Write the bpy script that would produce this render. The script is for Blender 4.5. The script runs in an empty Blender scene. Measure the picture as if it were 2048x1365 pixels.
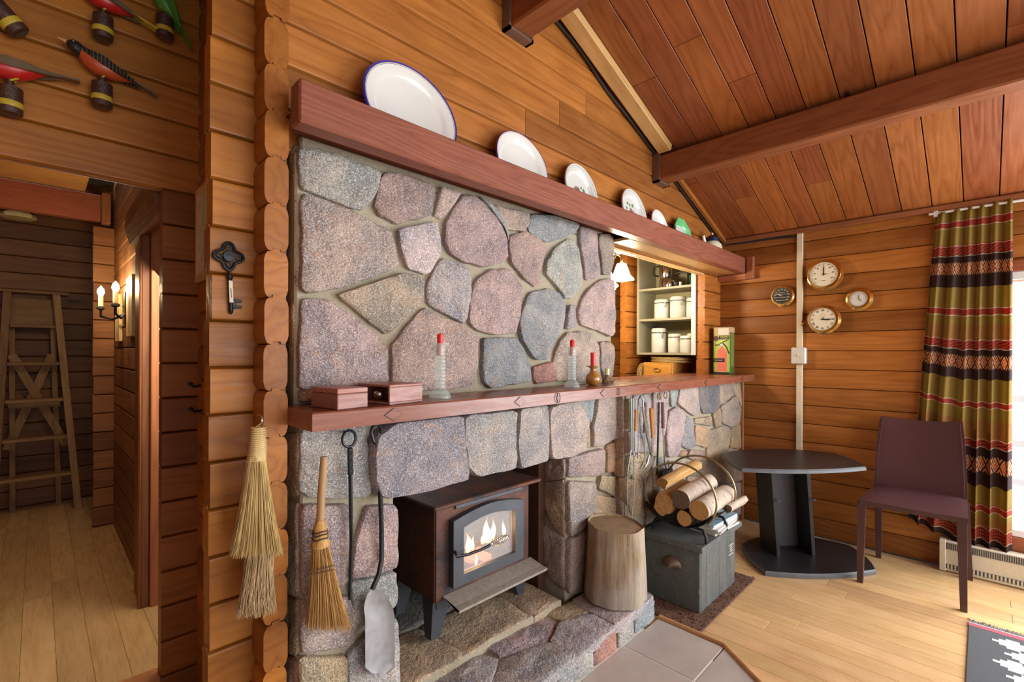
import bpy, math, random
from mathutils import Vector, Matrix, noise
random.seed(7)
PI = math.pi
S = bpy.context.scene
COL = S.collection
# ------------------------------------------------------------------ camera
FPX, CYP, CAMH = 946.0, 705.5, 1.25
_yaw, _rl = math.radians(45.1), math.radians(0.21)
CF = Vector((math.sin(_yaw), math.cos(_yaw), 0)); CR = Vector((math.cos(_yaw), -math.sin(_yaw), 0)); CU = Vector((0, 0, 1))
CR, CU = CR*math.cos(_rl) + CU*math.sin(_rl), CU*math.cos(_rl) - CR*math.sin(_rl)
CC = Vector((0, 0, CAMH))
cd = bpy.data.cameras.new('camera'); cam = bpy.data.objects.new('camera', cd); COL.objects.link(cam)
cd.sensor_width = 36; cd.lens = FPX/2048*36; cd.shift_y = (CYP-682.5)/2048; cd.clip_start = 0.02
m = Matrix.Identity(4)
for i in range(3):
    m[i][0] = CR[i]; m[i][1] = CU[i]; m[i][2] = -CF[i]; m[i][3] = CC[i]
cam.matrix_world = m
S.camera = cam
# ------------------------------------------------------------------ world, daylight, exposure
W = bpy.data.worlds.new('overcast_sky'); S.world = W; W.use_nodes = True
_bg = W.node_tree.nodes['Background']; _bg.inputs[0].default_value = (0.86, 0.93, 1.0, 1); _bg.inputs[1].default_value = 1.6
def area(name, loc, to, sx, sy, watts, col=(1, 1, 1), spread=180):
    l = bpy.data.lights.new(name, 'AREA'); l.shape = 'RECTANGLE'; l.size = sx; l.size_y = sy; l.energy = watts; l.color = col
    l.spread = math.radians(spread)
    o = bpy.data.objects.new(name, l); COL.objects.link(o); o.location = loc
    o.rotation_euler = (Vector(to)-Vector(loc)).to_track_quat('-Z', 'Y').to_euler(); return o
def point(name, loc, watts, col, r=.03):
    l = bpy.data.lights.new(name, 'POINT'); l.energy = watts; l.color = col; l.shadow_soft_size = r
    o = bpy.data.objects.new(name, l); COL.objects.link(o); o.location = loc; return o
area('daylight_sliding_door', (3.55, -1.15, 1.15), (0.8, 0.6, 0.9), 1.9, 1.8, 105, (.95, .98, 1))
area('daylight_side_room', (.69, 2.45, 1.1), (-.6, 2.9, .1), .5, 1.3, 14, (1, .86, .64))
area('added_rear_fill', (1.6, -2.9, 1.5), (1.5, 1.4, 1.1), 2.8, 1.6, 50, (1, .97, .93))  # added fill light behind the camera; no window is built there
vs = S.view_settings
vs.view_transform = 'Standard'; vs.look = 'None'; vs.exposure = 0.2; vs.gamma = 1.0; vs.use_curve_mapping = False
S.cycles.max_bounces = 6; S.cycles.diffuse_bounces = 3; S.cycles.glossy_bounces = 2; S.cycles.transmission_bounces = 4; S.cycles.transparent_max_bounces = 8; S.cycles.adaptive_threshold = .02
S.cycles.caustics_reflective = False; S.cycles.caustics_refractive = False; S.cycles.sample_clamp_indirect = 6
# ------------------------------------------------------------------ measuring: a line of sight met with a plane of the room
def on(x, y, a, v):
    d = CF + CR*((x-1024)/FPX) + CU*((CYP-y)/FPX)
    i = 'XYZ'.index(a); return CC + d*((v-CC[i])/d[i])
# ------------------------------------------------------------------ mesh helpers
def M(name, V, F, mat, parent=None, smooth=False, color=None, org=None, kind=None):
    V = [Vector(v) for v in V]
    if org is None:
        xs = [v.x for v in V]; ys = [v.y for v in V]; zs = [v.z for v in V]
        org = Vector(((min(xs)+max(xs))/2, (min(ys)+max(ys))/2, min(zs)))
    org = Vector(org)
    me = bpy.data.meshes.new(name); me.from_pydata([v-org for v in V], [], F)
    mats = mat if isinstance(mat, (list, tuple)) else [mat]
    for q in mats: me.materials.append(q)
    if smooth:
        me.polygons.foreach_set('use_smooth', [True]*len(me.polygons))
        if smooth is not True: me.set_sharp_from_angle(angle=math.radians(smooth))
    me.update()
    o = bpy.data.objects.new(name, me); COL.objects.link(o); o.location = org
    if parent is not None:
        o.parent = parent
    if color: o.color = tuple(color)+(1,) if len(color) == 3 else color
    if kind: o['kind'] = kind
    return o
def E(name, label, cat, loc=(0, 0, 0), rz=0, group=None, kind=None):
    o = bpy.data.objects.new(name, None); COL.objects.link(o); o.location = loc; o.rotation_euler = (0, 0, rz)
    o.empty_display_size = .05
    if label: o['label'] = label
    if cat: o['category'] = cat
    if group: o['group'] = group
    if kind: o['kind'] = kind
    return o
def tag(o, label, cat, group=None):
    o['label'] = label; o['category'] = cat
    if group: o['group'] = group
    return o
def struct(o, label=None):
    o['kind'] = 'structure'
    if label: o['label'] = label
    return o
class MB:
    def __init__(s): s.V = []; s.F = []; s.mi = []
    def add(s, V, F, mi=0):
        k = len(s.V); s.V += [Vector(v) for v in V]; s.F += [tuple(i+k for i in f) for f in F]; s.mi += [mi]*len(F); return s
    def build(s, name, mat, parent=None, smooth=False, color=None, org=None, kind=None):
        o = M(name, s.V, s.F, mat, parent, smooth, color, org, kind)
        if any(s.mi): o.data.polygons.foreach_set('material_index', s.mi)
        return o
def bxv(x0, x1, y0, y1, z0, z1, c=0.0):
    if c <= 0:
        V = [(x, y, z) for z in (z0, z1) for y in (y0, y1) for x in (x0, x1)]
        return V, [(0, 2, 3, 1), (4, 5, 7, 6), (0, 1, 5, 4), (2, 6, 7, 3), (0, 4, 6, 2), (1, 3, 7, 5)]
    V = []; idx = {}
    for ix, sx in enumerate((x0, x1)):
        for iy, sy in enumerate((y0, y1)):
            for iz, sz in enumerate((z0, z1)):
                dx = c if ix == 0 else -c; dy = c if iy == 0 else -c; dz = c if iz == 0 else -c
                idx[ix, iy, iz, 'x'] = len(V); V.append((sx, sy+dy, sz+dz))
                idx[ix, iy, iz, 'y'] = len(V); V.append((sx+dx, sy, sz+dz))
                idx[ix, iy, iz, 'z'] = len(V); V.append((sx+dx, sy+dy, sz))
    F = []
    q = [(0, 0), (1, 0), (1, 1), (0, 1)]
    for s in (0, 1):
        f = [idx[s, a, b, 'x'] for a, b in q]; F.append(f if s else f[::-1])
        f = [idx[a, s, b, 'y'] for a, b in q]; F.append(f[::-1] if s else f)
        f = [idx[a, b, s, 'z'] for a, b in q]; F.append(f if s else f[::-1])
    for a in (0, 1):
        for b in (0, 1):
            F.append([idx[a, b, 0, 'x'], idx[a, b, 1, 'x'], idx[a, b, 1, 'y'], idx[a, b, 0, 'y']])
            F.append([idx[a, 0, b, 'x'], idx[a, 1, b, 'x'], idx[a, 1, b, 'z'], idx[a, 0, b, 'z']])
            F.append([idx[0, a, b, 'y'], idx[1, a, b, 'y'], idx[1, a, b, 'z'], idx[0, a, b, 'z']])
            for d in (0, 1):
                F.append([idx[a, b, d, 'x'], idx[a, b, d, 'y'], idx[a, b, d, 'z']])
    return V, fixn(V, F)
def fixn(V, F):                                  # outward normals for a convex solid
    V = [Vector(v) for v in V]; c = sum(V, Vector())/len(V); out = []
    for f in F:
        p = [V[i] for i in f]; n = (p[1]-p[0]).cross(p[2]-p[0])
        out.append(tuple(f) if n.dot(sum(p, Vector())/len(p)-c) >= 0 else tuple(f)[::-1])
    return out
def box(name, x0, x1, y0, y1, z0, z1, mat, parent=None, c=0.003, color=None, **k):
    V, F = bxv(min(x0, x1), max(x0, x1), min(y0, y1), max(y0, y1), min(z0, z1), max(z0, z1), c); return M(name, V, F, mat, parent, color=color, **k)
def extr(prof, fn, a0, a1, cap=True):            # profile (u,v) swept straight; fn(u, v, a) -> point
    n = len(prof); V = [fn(u, v, a0) for u, v in prof] + [fn(u, v, a1) for u, v in prof]
    F = [(i, (i+1) % n, n+(i+1) % n, n+i) for i in range(n)]
    if cap: F += [tuple(range(n))[::-1], tuple(range(n, 2*n))]
    return V, F
def lathe(prof, c=(0, 0, 0), seg=24, axis='Z', cap=True):
    V = []; F = []; n = len(prof); c = Vector(c)
    for k in range(seg):
        a = 2*PI*k/seg
        for r, h in prof:
            p = (r*math.cos(a), r*math.sin(a), h)
            if axis == 'X': p = (h, r*math.cos(a), r*math.sin(a))
            if axis == 'Y': p = (r*math.sin(a), h, r*math.cos(a))
            V.append(c+Vector(p))
    for k in range(seg):
        for i in range(n-1):
            a, b = k*n+i, ((k+1) % seg)*n+i; F.append((a, b, b+1, a+1))
    if cap:
        if prof[0][0] > 1e-6: F.append(tuple(k*n for k in range(seg))[::-1])
        if prof[-1][0] > 1e-6: F.append(tuple(k*n+n-1 for k in range(seg)))
    return V, F
def tubev(path, r, seg=8, cap=True, flat=1.0, up=None):
    P = [Vector(p) for p in path]; n = len(P); R = r if isinstance(r, (list, tuple)) else [r]*n
    V = []; F = []; prev = None
    for i, p in enumerate(P):
        t = (P[min(i+1, n-1)]-P[max(i-1, 0)]).normalized()
        if prev is None:
            u = Vector(up) if up else (Vector((0, 0, 1)) if abs(t.z) < .9 else Vector((1, 0, 0)))
            a = (u-t*u.dot(t)).normalized()
        else: a = (prev-t*prev.dot(t)).normalized()
        prev = a; b = t.cross(a)
        for k in range(seg):
            th = 2*PI*k/seg; V.append(p+a*math.cos(th)*R[i]+b*math.sin(th)*R[i]*flat)
    for i in range(n-1):
        for k in range(seg):
            F.append((i*seg+k, i*seg+(k+1) % seg, (i+1)*seg+(k+1) % seg, (i+1)*seg+k))
    if cap: F += [tuple(range(seg))[::-1], tuple((n-1)*seg+k for k in range(seg))]
    return V, F
def tube(name, path, r, mat, parent=None, seg=8, **k):
    V, F = tubev(path, r, seg, flat=k.pop('flat', 1.0), up=k.pop('up', None)); return M(name, V, F, mat, parent, smooth=k.pop('smooth', 50), **k)
def bez(p0, p1, p2, p3, n=12):
    p0, p1, p2, p3 = map(Vector, (p0, p1, p2, p3))
    return [p0*(1-t)**3+p1*3*t*(1-t)**2+p2*3*t*t*(1-t)+p3*t**3 for t in [i/n for i in range(n+1)]]
def loc(parent, pts):                            # world points -> the parent's frame (parent rotated about z only)
    Mi = (Matrix.Translation(parent.location) @ Matrix.Rotation(parent.rotation_euler.z, 4, 'Z')).inverted()
    return [Mi @ Vector(p) for p in pts]
def copy_tree(o, parent=None):
    c = o.copy(); COL.objects.link(c)
    if parent is not None: c.parent = parent
    for ch in list(o.children): copy_tree(ch, c)
    return c
# ------------------------------------------------------------------ node materials
class NT:
    def __init__(s, name, rough=.5, metal=0.0, color=None):
        s.m = bpy.data.materials.new(name); s.m.use_nodes = True; s.t = s.m.node_tree; s.b = s.t.nodes['Principled BSDF']
        s.b.inputs['Roughness'].default_value = rough; s.b.inputs['Metallic'].default_value = metal
        if color: s.b.inputs['Base Color'].default_value = tuple(color)+(1,)
    def n(s, typ, ins=None, **p):
        nd = s.t.nodes.new('ShaderNode'+typ)
        for k, v in p.items(): setattr(nd, k, v)
        for k, v in (ins or {}).items(): s.set(nd.inputs[k], v)
        return nd
    def set(s, sock, v):
        if hasattr(v, 'bl_idname') or hasattr(v, 'is_output'): s.t.links.new(v if hasattr(v, 'is_output') else v.outputs[0], sock)
        else: sock.default_value = v
    def mix(s, f, a, b, mode='MIX'):
        nd = s.t.nodes.new('ShaderNodeMix'); nd.data_type = 'RGBA'; nd.blend_type = mode
        for i, v in ((0, f), (6, a), (7, b)):
            if isinstance(v, tuple) and len(v) == 3: v = v+(1,)
            s.set(nd.inputs[i], v)
        return nd.outputs[2]
    def math(s, op, a, b=0.0, clamp=False):
        nd = s.t.nodes.new('ShaderNodeMath'); nd.operation = op; nd.use_clamp = clamp; s.set(nd.inputs[0], a); s.set(nd.inputs[1], b); return nd.outputs[0]
    def ramp(s, f, stops, interp='LINEAR'):
        nd = s.t.nodes.new('ShaderNodeValToRGB'); nd.color_ramp.interpolation = interp; e = nd.color_ramp.elements
        while len(e) < len(stops): e.new(.5)
        for i, (p, c) in enumerate(stops):
            e[i].position = p; e[i].color = tuple(c)+(1,) if len(c) == 3 else c
        s.set(nd.inputs[0], f); return nd.outputs[0]
    def rng(s, v, a, b, c=0.0, d=1.0):
        nd = s.t.nodes.new('ShaderNodeMapRange'); s.set(nd.inputs[0], v)
        for i, q in enumerate((a, b, c, d)): nd.inputs[i+1].default_value = q
        return nd.outputs[0]
    def coord(s, scale=(1, 1, 1), rand=True, kind='Object'):
        tc = s.n('TexCoord'); v = tc.outputs[kind]
        if rand:
            oi = s.n('ObjectInfo'); va = s.t.nodes.new('ShaderNodeVectorMath'); va.operation = 'MULTIPLY_ADD'
            cx = s.n('CombineXYZ', {0: oi.outputs['Random'], 1: oi.outputs['Random'], 2: oi.outputs['Random']})
            s.set(va.inputs[0], cx.outputs[0]); va.inputs[1].default_value = (37.3, 71.1, 53.7); s.set(va.inputs[2], v); v = va.outputs[0]
        mp = s.n('Mapping'); s.set(mp.inputs[0], v); mp.inputs['Scale'].default_value = scale; return mp.outputs[0]
    def noise(s, vec, scale, detail=4, rough=.55, dist=0.0, out=0):
        nd = s.n('TexNoise', {'Scale': scale, 'Detail': detail, 'Roughness': rough, 'Distortion': dist}); s.set(nd.inputs['Vector'], vec); return nd.outputs[out]
    def base(s, c): s.set(s.b.inputs['Base Color'], c+(1,) if isinstance(c, tuple) else c); return s
    def rough(s, c): s.set(s.b.inputs['Roughness'], c); return s
    def bump(s, h, strength=.3, dist=.01):
        nd = s.n('Bump', {'Strength': strength, 'Distance': dist}); s.set(nd.inputs['Height'], h); s.set(s.b.inputs['Normal'], nd.outputs[0]); return s
def flat(name, color, rough=.5, metal=0.0, var=.12, scale=40, bump=0.0, coat=0.0):
    t = NT(name, rough, metal); v = t.coord(); n = t.noise(v, scale, 3)
    t.base(t.mix(n, tuple(c*(1-var) for c in color), tuple(min(1, c*(1+var)) for c in color)))
    t.rough(t.rng(n, .3, .7, max(.02, rough-.07), min(1, rough+.07)))
    if bump: t.bump(n, bump, .005)
    if coat: t.b.inputs['Coat Weight'].default_value = coat
    return t.m
def wood(name, dark, mid, light, axis='X', rough=.42, knots=True, ring=9.0, vary=.32, bump=.25, wear=.38):
    t = NT(name, rough)
    k = 'XYZ'.index(axis); sc = [1.0]*3; sc[k] = .085
    v = t.coord(tuple(sc)); raw = t.coord((1, 1, 1))
    n1 = t.noise(v, 7, 2, .45)
    n2 = t.noise(v, 95, 4, .6)                                   # fine fibres
    sk = [1.0]*3; sk[k] = .33
    vk = t.coord(tuple(sk)); vo = t.n('TexVoronoi', {'Scale': 3.1}); t.set(vo.inputs['Vector'], vk)
    kd = vo.outputs['Distance']
    g = t.math('ADD', t.math('MULTIPLY', n1, ring), t.math('MULTIPLY', t.math('POWER', t.math('SUBTRACT', 1.0, kd, True), 6), 2.2 if knots else 0.0))
    rings = t.math('PINGPONG', g, .5)
    rings = t.math('MULTIPLY', rings, 2.0)
    dk = tuple(.33*p+.67*q for p, q in zip(dark, mid)); li = tuple(.6*p+.4*q for p, q in zip(light, mid))
    c = t.ramp(rings, [(0, dk), (.16, mid), (1, li)])
    c = t.mix(.26, c, t.ramp(n2, [(.3, dk), (.66, light)]))
    blot = t.noise(raw, 5, 3)
    c = t.mix(t.rng(blot, .35, .75, 0, wear), c, tuple(q*.62 for q in mid), 'MIX')
    if knots:
        kf = t.ramp(kd, [(.014, (1, 1, 1)), (.038, (.75,)*3), (.055, (.25,)*3), (.095, (0, 0, 0))])
        c = t.mix(kf, c, tuple(q*.35 for q in dark))
    oi = t.n('ObjectInfo')
    c = t.mix(1.0, c, t.ramp(oi.outputs['Random'], [(0, (1-vary, 1-vary*1.12, 1-vary*1.2)), (.5, (1, 1, 1)), (1, (1+vary*.7, 1+vary*.75, 1+vary*.7))]), 'MULTIPLY')
    c = t.mix(1.0, c, oi.outputs['Color'], 'MULTIPLY')
    t.b.inputs['Specular IOR Level'].default_value = .38; t.base(c); t.rough(t.rng(n2, .3, .7, rough-.08, rough+.14))
    t.bump(t.math('ADD', rings, n2), bump, .0015)
    return t.m
# ------------------------------------------------------------------ materials of the place
WD = ((.095, .024, .006), (.35, .121, .022), (.48, .19, .040))
LOGX = wood('varnished_log_x', *WD, 'X'); LOGY = wood('varnished_log_y', *WD, 'Y')
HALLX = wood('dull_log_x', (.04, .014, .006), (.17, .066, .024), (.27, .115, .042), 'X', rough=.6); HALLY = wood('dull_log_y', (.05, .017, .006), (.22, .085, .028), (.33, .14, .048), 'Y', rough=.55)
CEIL = wood('ceiling_plank_wood', (.085, .020, .006), (.30, .095, .028), (.42, .155, .050), 'X', ring=12, rough=.36, vary=.22)
BEAMY = wood('purlin_wood', (.10, .026, .009), (.25, .080, .028), (.36, .125, .046), 'Y', ring=14, rough=.45, knots=False, vary=.1)
REDX = wood('red_cedar_x', (.115, .030, .017), (.250, .080, .048), (.335, .118, .072), 'X', ring=22, rough=.4, knots=False, vary=.06)
PINE = wood('raw_pine', (.40, .20, .06), (.66, .40, .15), (.80, .54, .24), 'X', ring=8, vary=.1)
PINEZ = wood('raw_pine_z', (.42, .24, .09), (.68, .44, .19), (.80, .57, .30), 'Z', ring=8, vary=.1)
TRIMZ = wood('trim_wood_z', (.14, .045, .018), (.36, .145, .065), (.50, .23, .11), 'Z', ring=10, vary=.15, knots=False)
TRIMY = wood('trim_wood_y', (.14, .045, .018), (.34, .135, .055), (.47, .21, .10), 'Y', ring=10, vary=.15, knots=False)
LAMY = wood('laminate_oak_y', (.40, .22, .085), (.66, .43, .20), (.76, .53, .28), 'Y', ring=7, rough=.27, knots=False, vary=.11, bump=.04, wear=.35)
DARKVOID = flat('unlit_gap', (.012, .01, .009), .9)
PITCH = .1263
JX, JY = 1.2065, 1.270                                     # joints of the walls along x and along y
def prof(t=.062, h=PITCH, c=.008, tongue=True):
    w = t/2; g = .0022; q = [(-w+.018, 0), (-w+.009, g), (-w+c*.28, g+c*.7), (-w, g+c*1.9), (-w, h-g-c*1.9), (-w+c*.28, h-g-c*.7), (-w+.009, h-g), (-w+.018, h-.0005)]
    if tongue: q += [(-.011, h-.0005), (-.009, h+.007), (.009, h+.007), (.011, h-.0005)]
    q += [(w-.018, h-.0005), (w-.009, h-g), (w-c*.28, h-g-c*.7), (w, h-g-c*1.9), (w, g+c*1.9), (w-c*.28, g+c*.7), (w-.009, g), (w-.018, 0)]
    if tongue: q += [(.012, 0), (.010, .0075), (-.010, .0075), (-.012, 0)]
    return q
PR = prof(c=.004); PRR = prof(c=.012)
def convex(t=.062, h=PITCH, b=.011):
    q = [(-t/2+.022, 0)]+[(-t/2+b-b*math.sin(PI*(.06+.88*i/9))**.55, .0025+(h-.0055)*i/9) for i in range(10)]+[(-t/2+.022, h*.9985)]; return q+[(t/2, h*.9985), (t/2, 0)]
PRC = convex()
def log_x(parent, x0, x1, yf, z, mat, p=PR, j=.0, color=None):    # front face at y = yf
    V, F = extr(p, lambda u, v, a: (a, yf+.031+u, z+v), x0+random.uniform(-j, j), x1); F = [f[::-1] for f in F]
    return M('log', V, F, mat, parent, color=color, smooth=32 if p is PRC else False)
def log_y(parent, xf, y0, y1, z, mat, p=PR, j=.0, color=None):    # front face at x = xf
    V, F = extr(p, lambda u, v, a: (xf+.031+u, a, z+v), y0+random.uniform(-j, j), y1)
    return M('log', V, F, mat, parent, color=color, smooth=32 if p is PRC else False)
def courses(j, z0, z1):
    k = math.floor((z0-j)/PITCH); out = []
    while j+k*PITCH < z1-.03: out.append(j+k*PITCH); k += 1
    return [z for z in out if z > -.11]
EAVE, SL, RX = 2.115, .365, 1.46
def roofx(z): return 3.75-(z-EAVE)/SL
# ------------------------------------------------------------------ log walls
wb = struct(E('wall_back', 'varnished log wall above the stone fireplace', None))
for z in courses(JX, 0, 1.84):
    log_x(wb, .324, .515, 1.45, z, LOGX, j=.004, color=(1.12, 1.16, .85))
    if z > 1.05: log_x(wb, 3.46, 3.75, 1.45, z, LOGX, color=(1.25, 1.2, 1.1))
for z in courses(JX, 1.84, 2.95):
    if z < 1.83: continue
    xr = min(3.75, roofx(z+.02))
    log_x(wb, .324, .452, 1.45, z, LOGX, j=.004, color=(1.12, 1.16, .85))
    xa = .4525
    if z > 2.60: xa = max(.4525, 2*RX-roofx(z+.02))
    if xr-xa > .3:
        s = random.uniform(xa+1.0, xr-.6) if xr-xa > 2 else None
        if s: log_x(wb, xa, s-.001, 1.45, z, LOGX, color=(.95, .95, .98)); log_x(wb, s+.001, xr, 1.45, z, LOGX, color=(.92, .92, .97))
        else: log_x(wb, xa, xr, 1.45, z, LOGX)
wp = struct(E('wall_partition', 'log partition with rounded log butt ends beside the stone', None))
for z in courses(JY, -.05, 2.75): log_y(wp, .427, 1.36, 2.10, z, LOGY, p=PRR, j=.006, color=(.95, .92, .68))
wh = struct(E('wall_hall_front', 'log wall with carved birds above the hall opening', None))
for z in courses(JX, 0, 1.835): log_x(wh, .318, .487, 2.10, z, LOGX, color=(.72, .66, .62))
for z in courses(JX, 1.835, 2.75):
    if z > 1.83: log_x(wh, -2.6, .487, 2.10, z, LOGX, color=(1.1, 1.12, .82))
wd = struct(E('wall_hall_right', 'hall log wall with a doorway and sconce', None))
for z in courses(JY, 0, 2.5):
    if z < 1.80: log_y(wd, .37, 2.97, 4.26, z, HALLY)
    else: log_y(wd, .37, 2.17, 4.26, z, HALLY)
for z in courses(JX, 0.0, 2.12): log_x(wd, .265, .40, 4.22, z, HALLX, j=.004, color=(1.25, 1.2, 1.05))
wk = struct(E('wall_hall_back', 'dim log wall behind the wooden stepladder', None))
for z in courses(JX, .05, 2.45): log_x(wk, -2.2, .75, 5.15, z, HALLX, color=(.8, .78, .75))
struct(box('wall_hall_left', -2.25, -2.2, 2.16, 5.2, 0, 2.5, HALLY))
struct(box('wall_hall_side', .70, .74, 4.29, 5.16, 0, 2.5, HALLY))
wr = struct(E('wall_right', 'varnished log wall with the brass instruments and window', None))
for z in courses(JY, -.05, 2.10):
    if z < .15 or z > 1.64: log_y(wr, 3.75, -3.2, 3.2, z, LOGY, p=PRC)
    else: log_y(wr, 3.75, -.08, 3.2, z, LOGY, p=PRC); log_y(wr, 3.75, -3.2, -2.2, z, LOGY, p=PRC)
wq = struct(E('wall_kitchen', 'log stub walls in the kitchen beyond the counter', None))
for z in courses(JX, 0, 2.35): log_x(wq, 3.36, 3.75, 2.04, z, LOGX, color=(1.1, 1.05, .95)); log_x(wq, 2.2, 3.75, 3.15, z, LOGX)
for z in courses(JY, 0, 2.35): log_y(wq, 2.16, 2.12, 3.2, z, LOGY)
struct(box('wall_left', -2.66, -2.6, -3.2, 2.16, 0, 2.4, LOGY))
struct(box('chimney_leak_blocker', .4895, .62, 1.95, 2.09, 0, 2.7, LOGY))  # unseen box added to stop daylight leaking past the chimney side
# ------------------------------------------------------------------ roof of planks on purlins
ce = struct(E('ceiling', 'sloping ceiling of wide red cedar planks', None))
ang = math.atan(SL)
def plank(y0, y1, s0, s1, side=1, color=None):
    L = (s1-s0); V, F = bxv(-L/2, L/2, y0+.0024, y1-.0024, 0, .022, .0012)
    o = M('plank', V, F, CEIL, ce, org=((0, (y0+y1)/2, 0)), color=color)
    sm = (s0+s1)/2; x = RX+side*sm*math.cos(ang); z = EAVE+SL*(3.75-RX)-sm*math.sin(ang)
    o.location = (x, (y0+y1)/2, z); o.rotation_euler = (0, ang*side, 0); return o
y = 2.16; LEN = 2.48
rs = random.Random(5)
while y > -3.2:
    w = .1385*rs.choice((1, 1, .97, 1.03))
    cuts = [0] + ([rs.uniform(.5, 2.0)] if rs.random() < .35 else []) + [LEN]
    for a, b in zip(cuts, cuts[1:]): plank(y-w, y, a+.001, b-.001, 1, color=(1, rs.uniform(.86, 1.02), rs.uniform(.8, 1)))
    plank(y-w, y, 0, 4.4, -1)
    y -= w
for s_ in (1, -1):                                            # roof deck over the planks
    hl_ = 1.27 if s_ > 0 else 2.25; V, F = bxv(-hl_, hl_, -3.2, 2.2, .03, .06); o = M('roof_deck', V, F, DARKVOID, ce, org=(0, 0, 0)); o.location = (RX+s_*hl_*math.cos(ang), 0, EAVE+SL*(3.75-RX)-hl_*math.sin(ang)); o.rotation_euler = (0, ang*s_, 0)
def beam(name, x0, x1, z0, z1, y0, y1, label):
    o = box(name, x0, x1, y0, y1, z0, z1, BEAMY, c=.008, color=(1, 1, 1)); struct(o, label); return o
beam('ceiling_beam', 2.69, 2.80, 2.315, 2.465, -3.2, 1.45, 'heavy red brown purlin crossing under the sloping ceiling')
beam('ceiling_beam', 1.40, 1.525, 2.625, 2.90, -3.2, 1.45, 'ridge beam at the very top of the ceiling')
# steel hangers and slim boards at the beam ends
HANGER = flat('rusty_galvanised_steel', (.23, .15, .11), .45, .6, .3, 60)
for x0, x1, z0, z1 in ((2.678, 2.812, 2.30, 2.5), (1.388, 1.537, 2.61, 2.83)):
    mb = MB()
    mb.add(*bxv(x0, x1, 1.405, 1.448, z0, z0+.012)); mb.add(*bxv(x0, x0+.012, 1.405, 1.448, z0, z1)); mb.add(*bxv(x1-.012, x1, 1.405, 1.448, z0, z1-.04))
    struct(mb.build('trim_beam_hanger', HANGER), 'steel hanger at the wall end of a ceiling beam')
def sloped(name, x0, x1, y0, y1, drop, th, mat, label=None, col=None):
    L = math.hypot(x1-x0, (x1-x0)*SL); V, F = bxv(-L/2, L/2, y0, y1, -th, 0, .003)
    o = M(name, V, F, mat, org=(0, 0, 0), color=col); xm = (x0+x1)/2
    o.location = (xm, 0, EAVE+SL*(3.75-xm)-drop); o.rotation_euler = (0, ang, 0); struct(o, label); return o
sloped('trim_ledger', 1.56, 2.685, 1.325, 1.405, .002, .042, PINE, 'pale new pine ledger along the gable wall')
sloped('trim_ledger', 2.815, 3.72, 1.395, 1.422, .002, .03, LOGX, 'dark slim ledger down to the corner')
CABLE = flat('black_cable', (.02, .021, .024), .4)
pth = [(x, 1.432-.004*math.sin(x*14), EAVE+SL*(3.75-x)-.03-.006*math.sin(x*9)) for x in [1.55+.06*i for i in range(20)]]
cab = tag(tube('electric_cable', pth, .009, CABLE, seg=6), 'black cable clipped along the gable between the two beams', 'cable')
tag(tube('electric_cable', [(x, 1.436, EAVE+SL*(3.75-x)-.028) for x in (2.83, 3.1, 3.4, 3.70)]+[(3.735, 1.40, 2.085), (3.735, 1.0, 2.075), (3.735, .93, 2.066)], .008, CABLE, seg=6), 'black cable running down the corner to the white raceway', 'cable')
struct(box('trim_eave', 3.715, 3.75, -3.2, 1.44, 2.085, 2.118, TRIMY, color=(.75, .65, .6)), 'wood moulding where ceiling meets window wall')
# ------------------------------------------------------------------ floors
fl = struct(E('floor', 'pale oak laminate planks of the living room', None))
struct(box('floor_subfloor', -2.6, 3.82, -3.2, 2.2, -.03, -.003, DARKVOID, fl))
rf = random.Random(3); x = -2.58; meshes = {}
def fplank(parent, x0, w, y0, y1, z, seed):
    key = (round(w, 3), round(y1-y0, 2))
    if key not in meshes:
        V, F = bxv(-w/2+.0004, w/2-.0004, -(y1-y0)/2+.0006, (y1-y0)/2-.0006, -.008, 0, .0009)
        me = bpy.data.meshes.new('plank'); me.from_pydata(V, [], F); me.materials.append(LAMY); meshes[key] = me
    o = bpy.data.objects.new('plank', meshes[key]); COL.objects.link(o); o.parent = parent; o.location = (x0+w/2, (y0+y1)/2, z)
    q = rf.uniform(.9, 1.06); o.color = (q, q*rf.uniform(.95, 1.0), q*rf.uniform(.9, 1), 1)
while x < 3.75:
    w = .098; ys = [-3.2, -2.4+rf.random()*.9, -.9+rf.random()*.8, .45+rf.random()*.8, 2.19]
    if x < .6 : pass
    for a, b in zip(ys, ys[1:]):
        a = round(a, 1); b = round(b, 1)
        if a >= 1.3 and x > .6: continue
        fplank(fl, x, min(w, 3.76-x), a, b, 0, 0)
    x += w
hf = struct(E('floor_hall', 'oak laminate planks of the raised hall floor', None))
struct(box('floor_hall_base', -2.2, .75, 2.16, 5.2, 0, .0515, DARKVOID, hf))
x = -2.2
while x < .74:
    ys = [2.19, round(2.7+rf.random()*.9, 1), round(3.9+rf.random()*.7, 1), 5.15]
    for a, b in zip(ys, ys[1:]): fplank(hf, x, .098, a, b, .06, 0)
    x += .098
struct(box('trim_hall_nosing', -2.2, .32, 2.11, 2.19, .03, .066, TRIMY, color=(1.3, 1.2, 1)), 'wood nosing at the edge of the raised hall floor')
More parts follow.
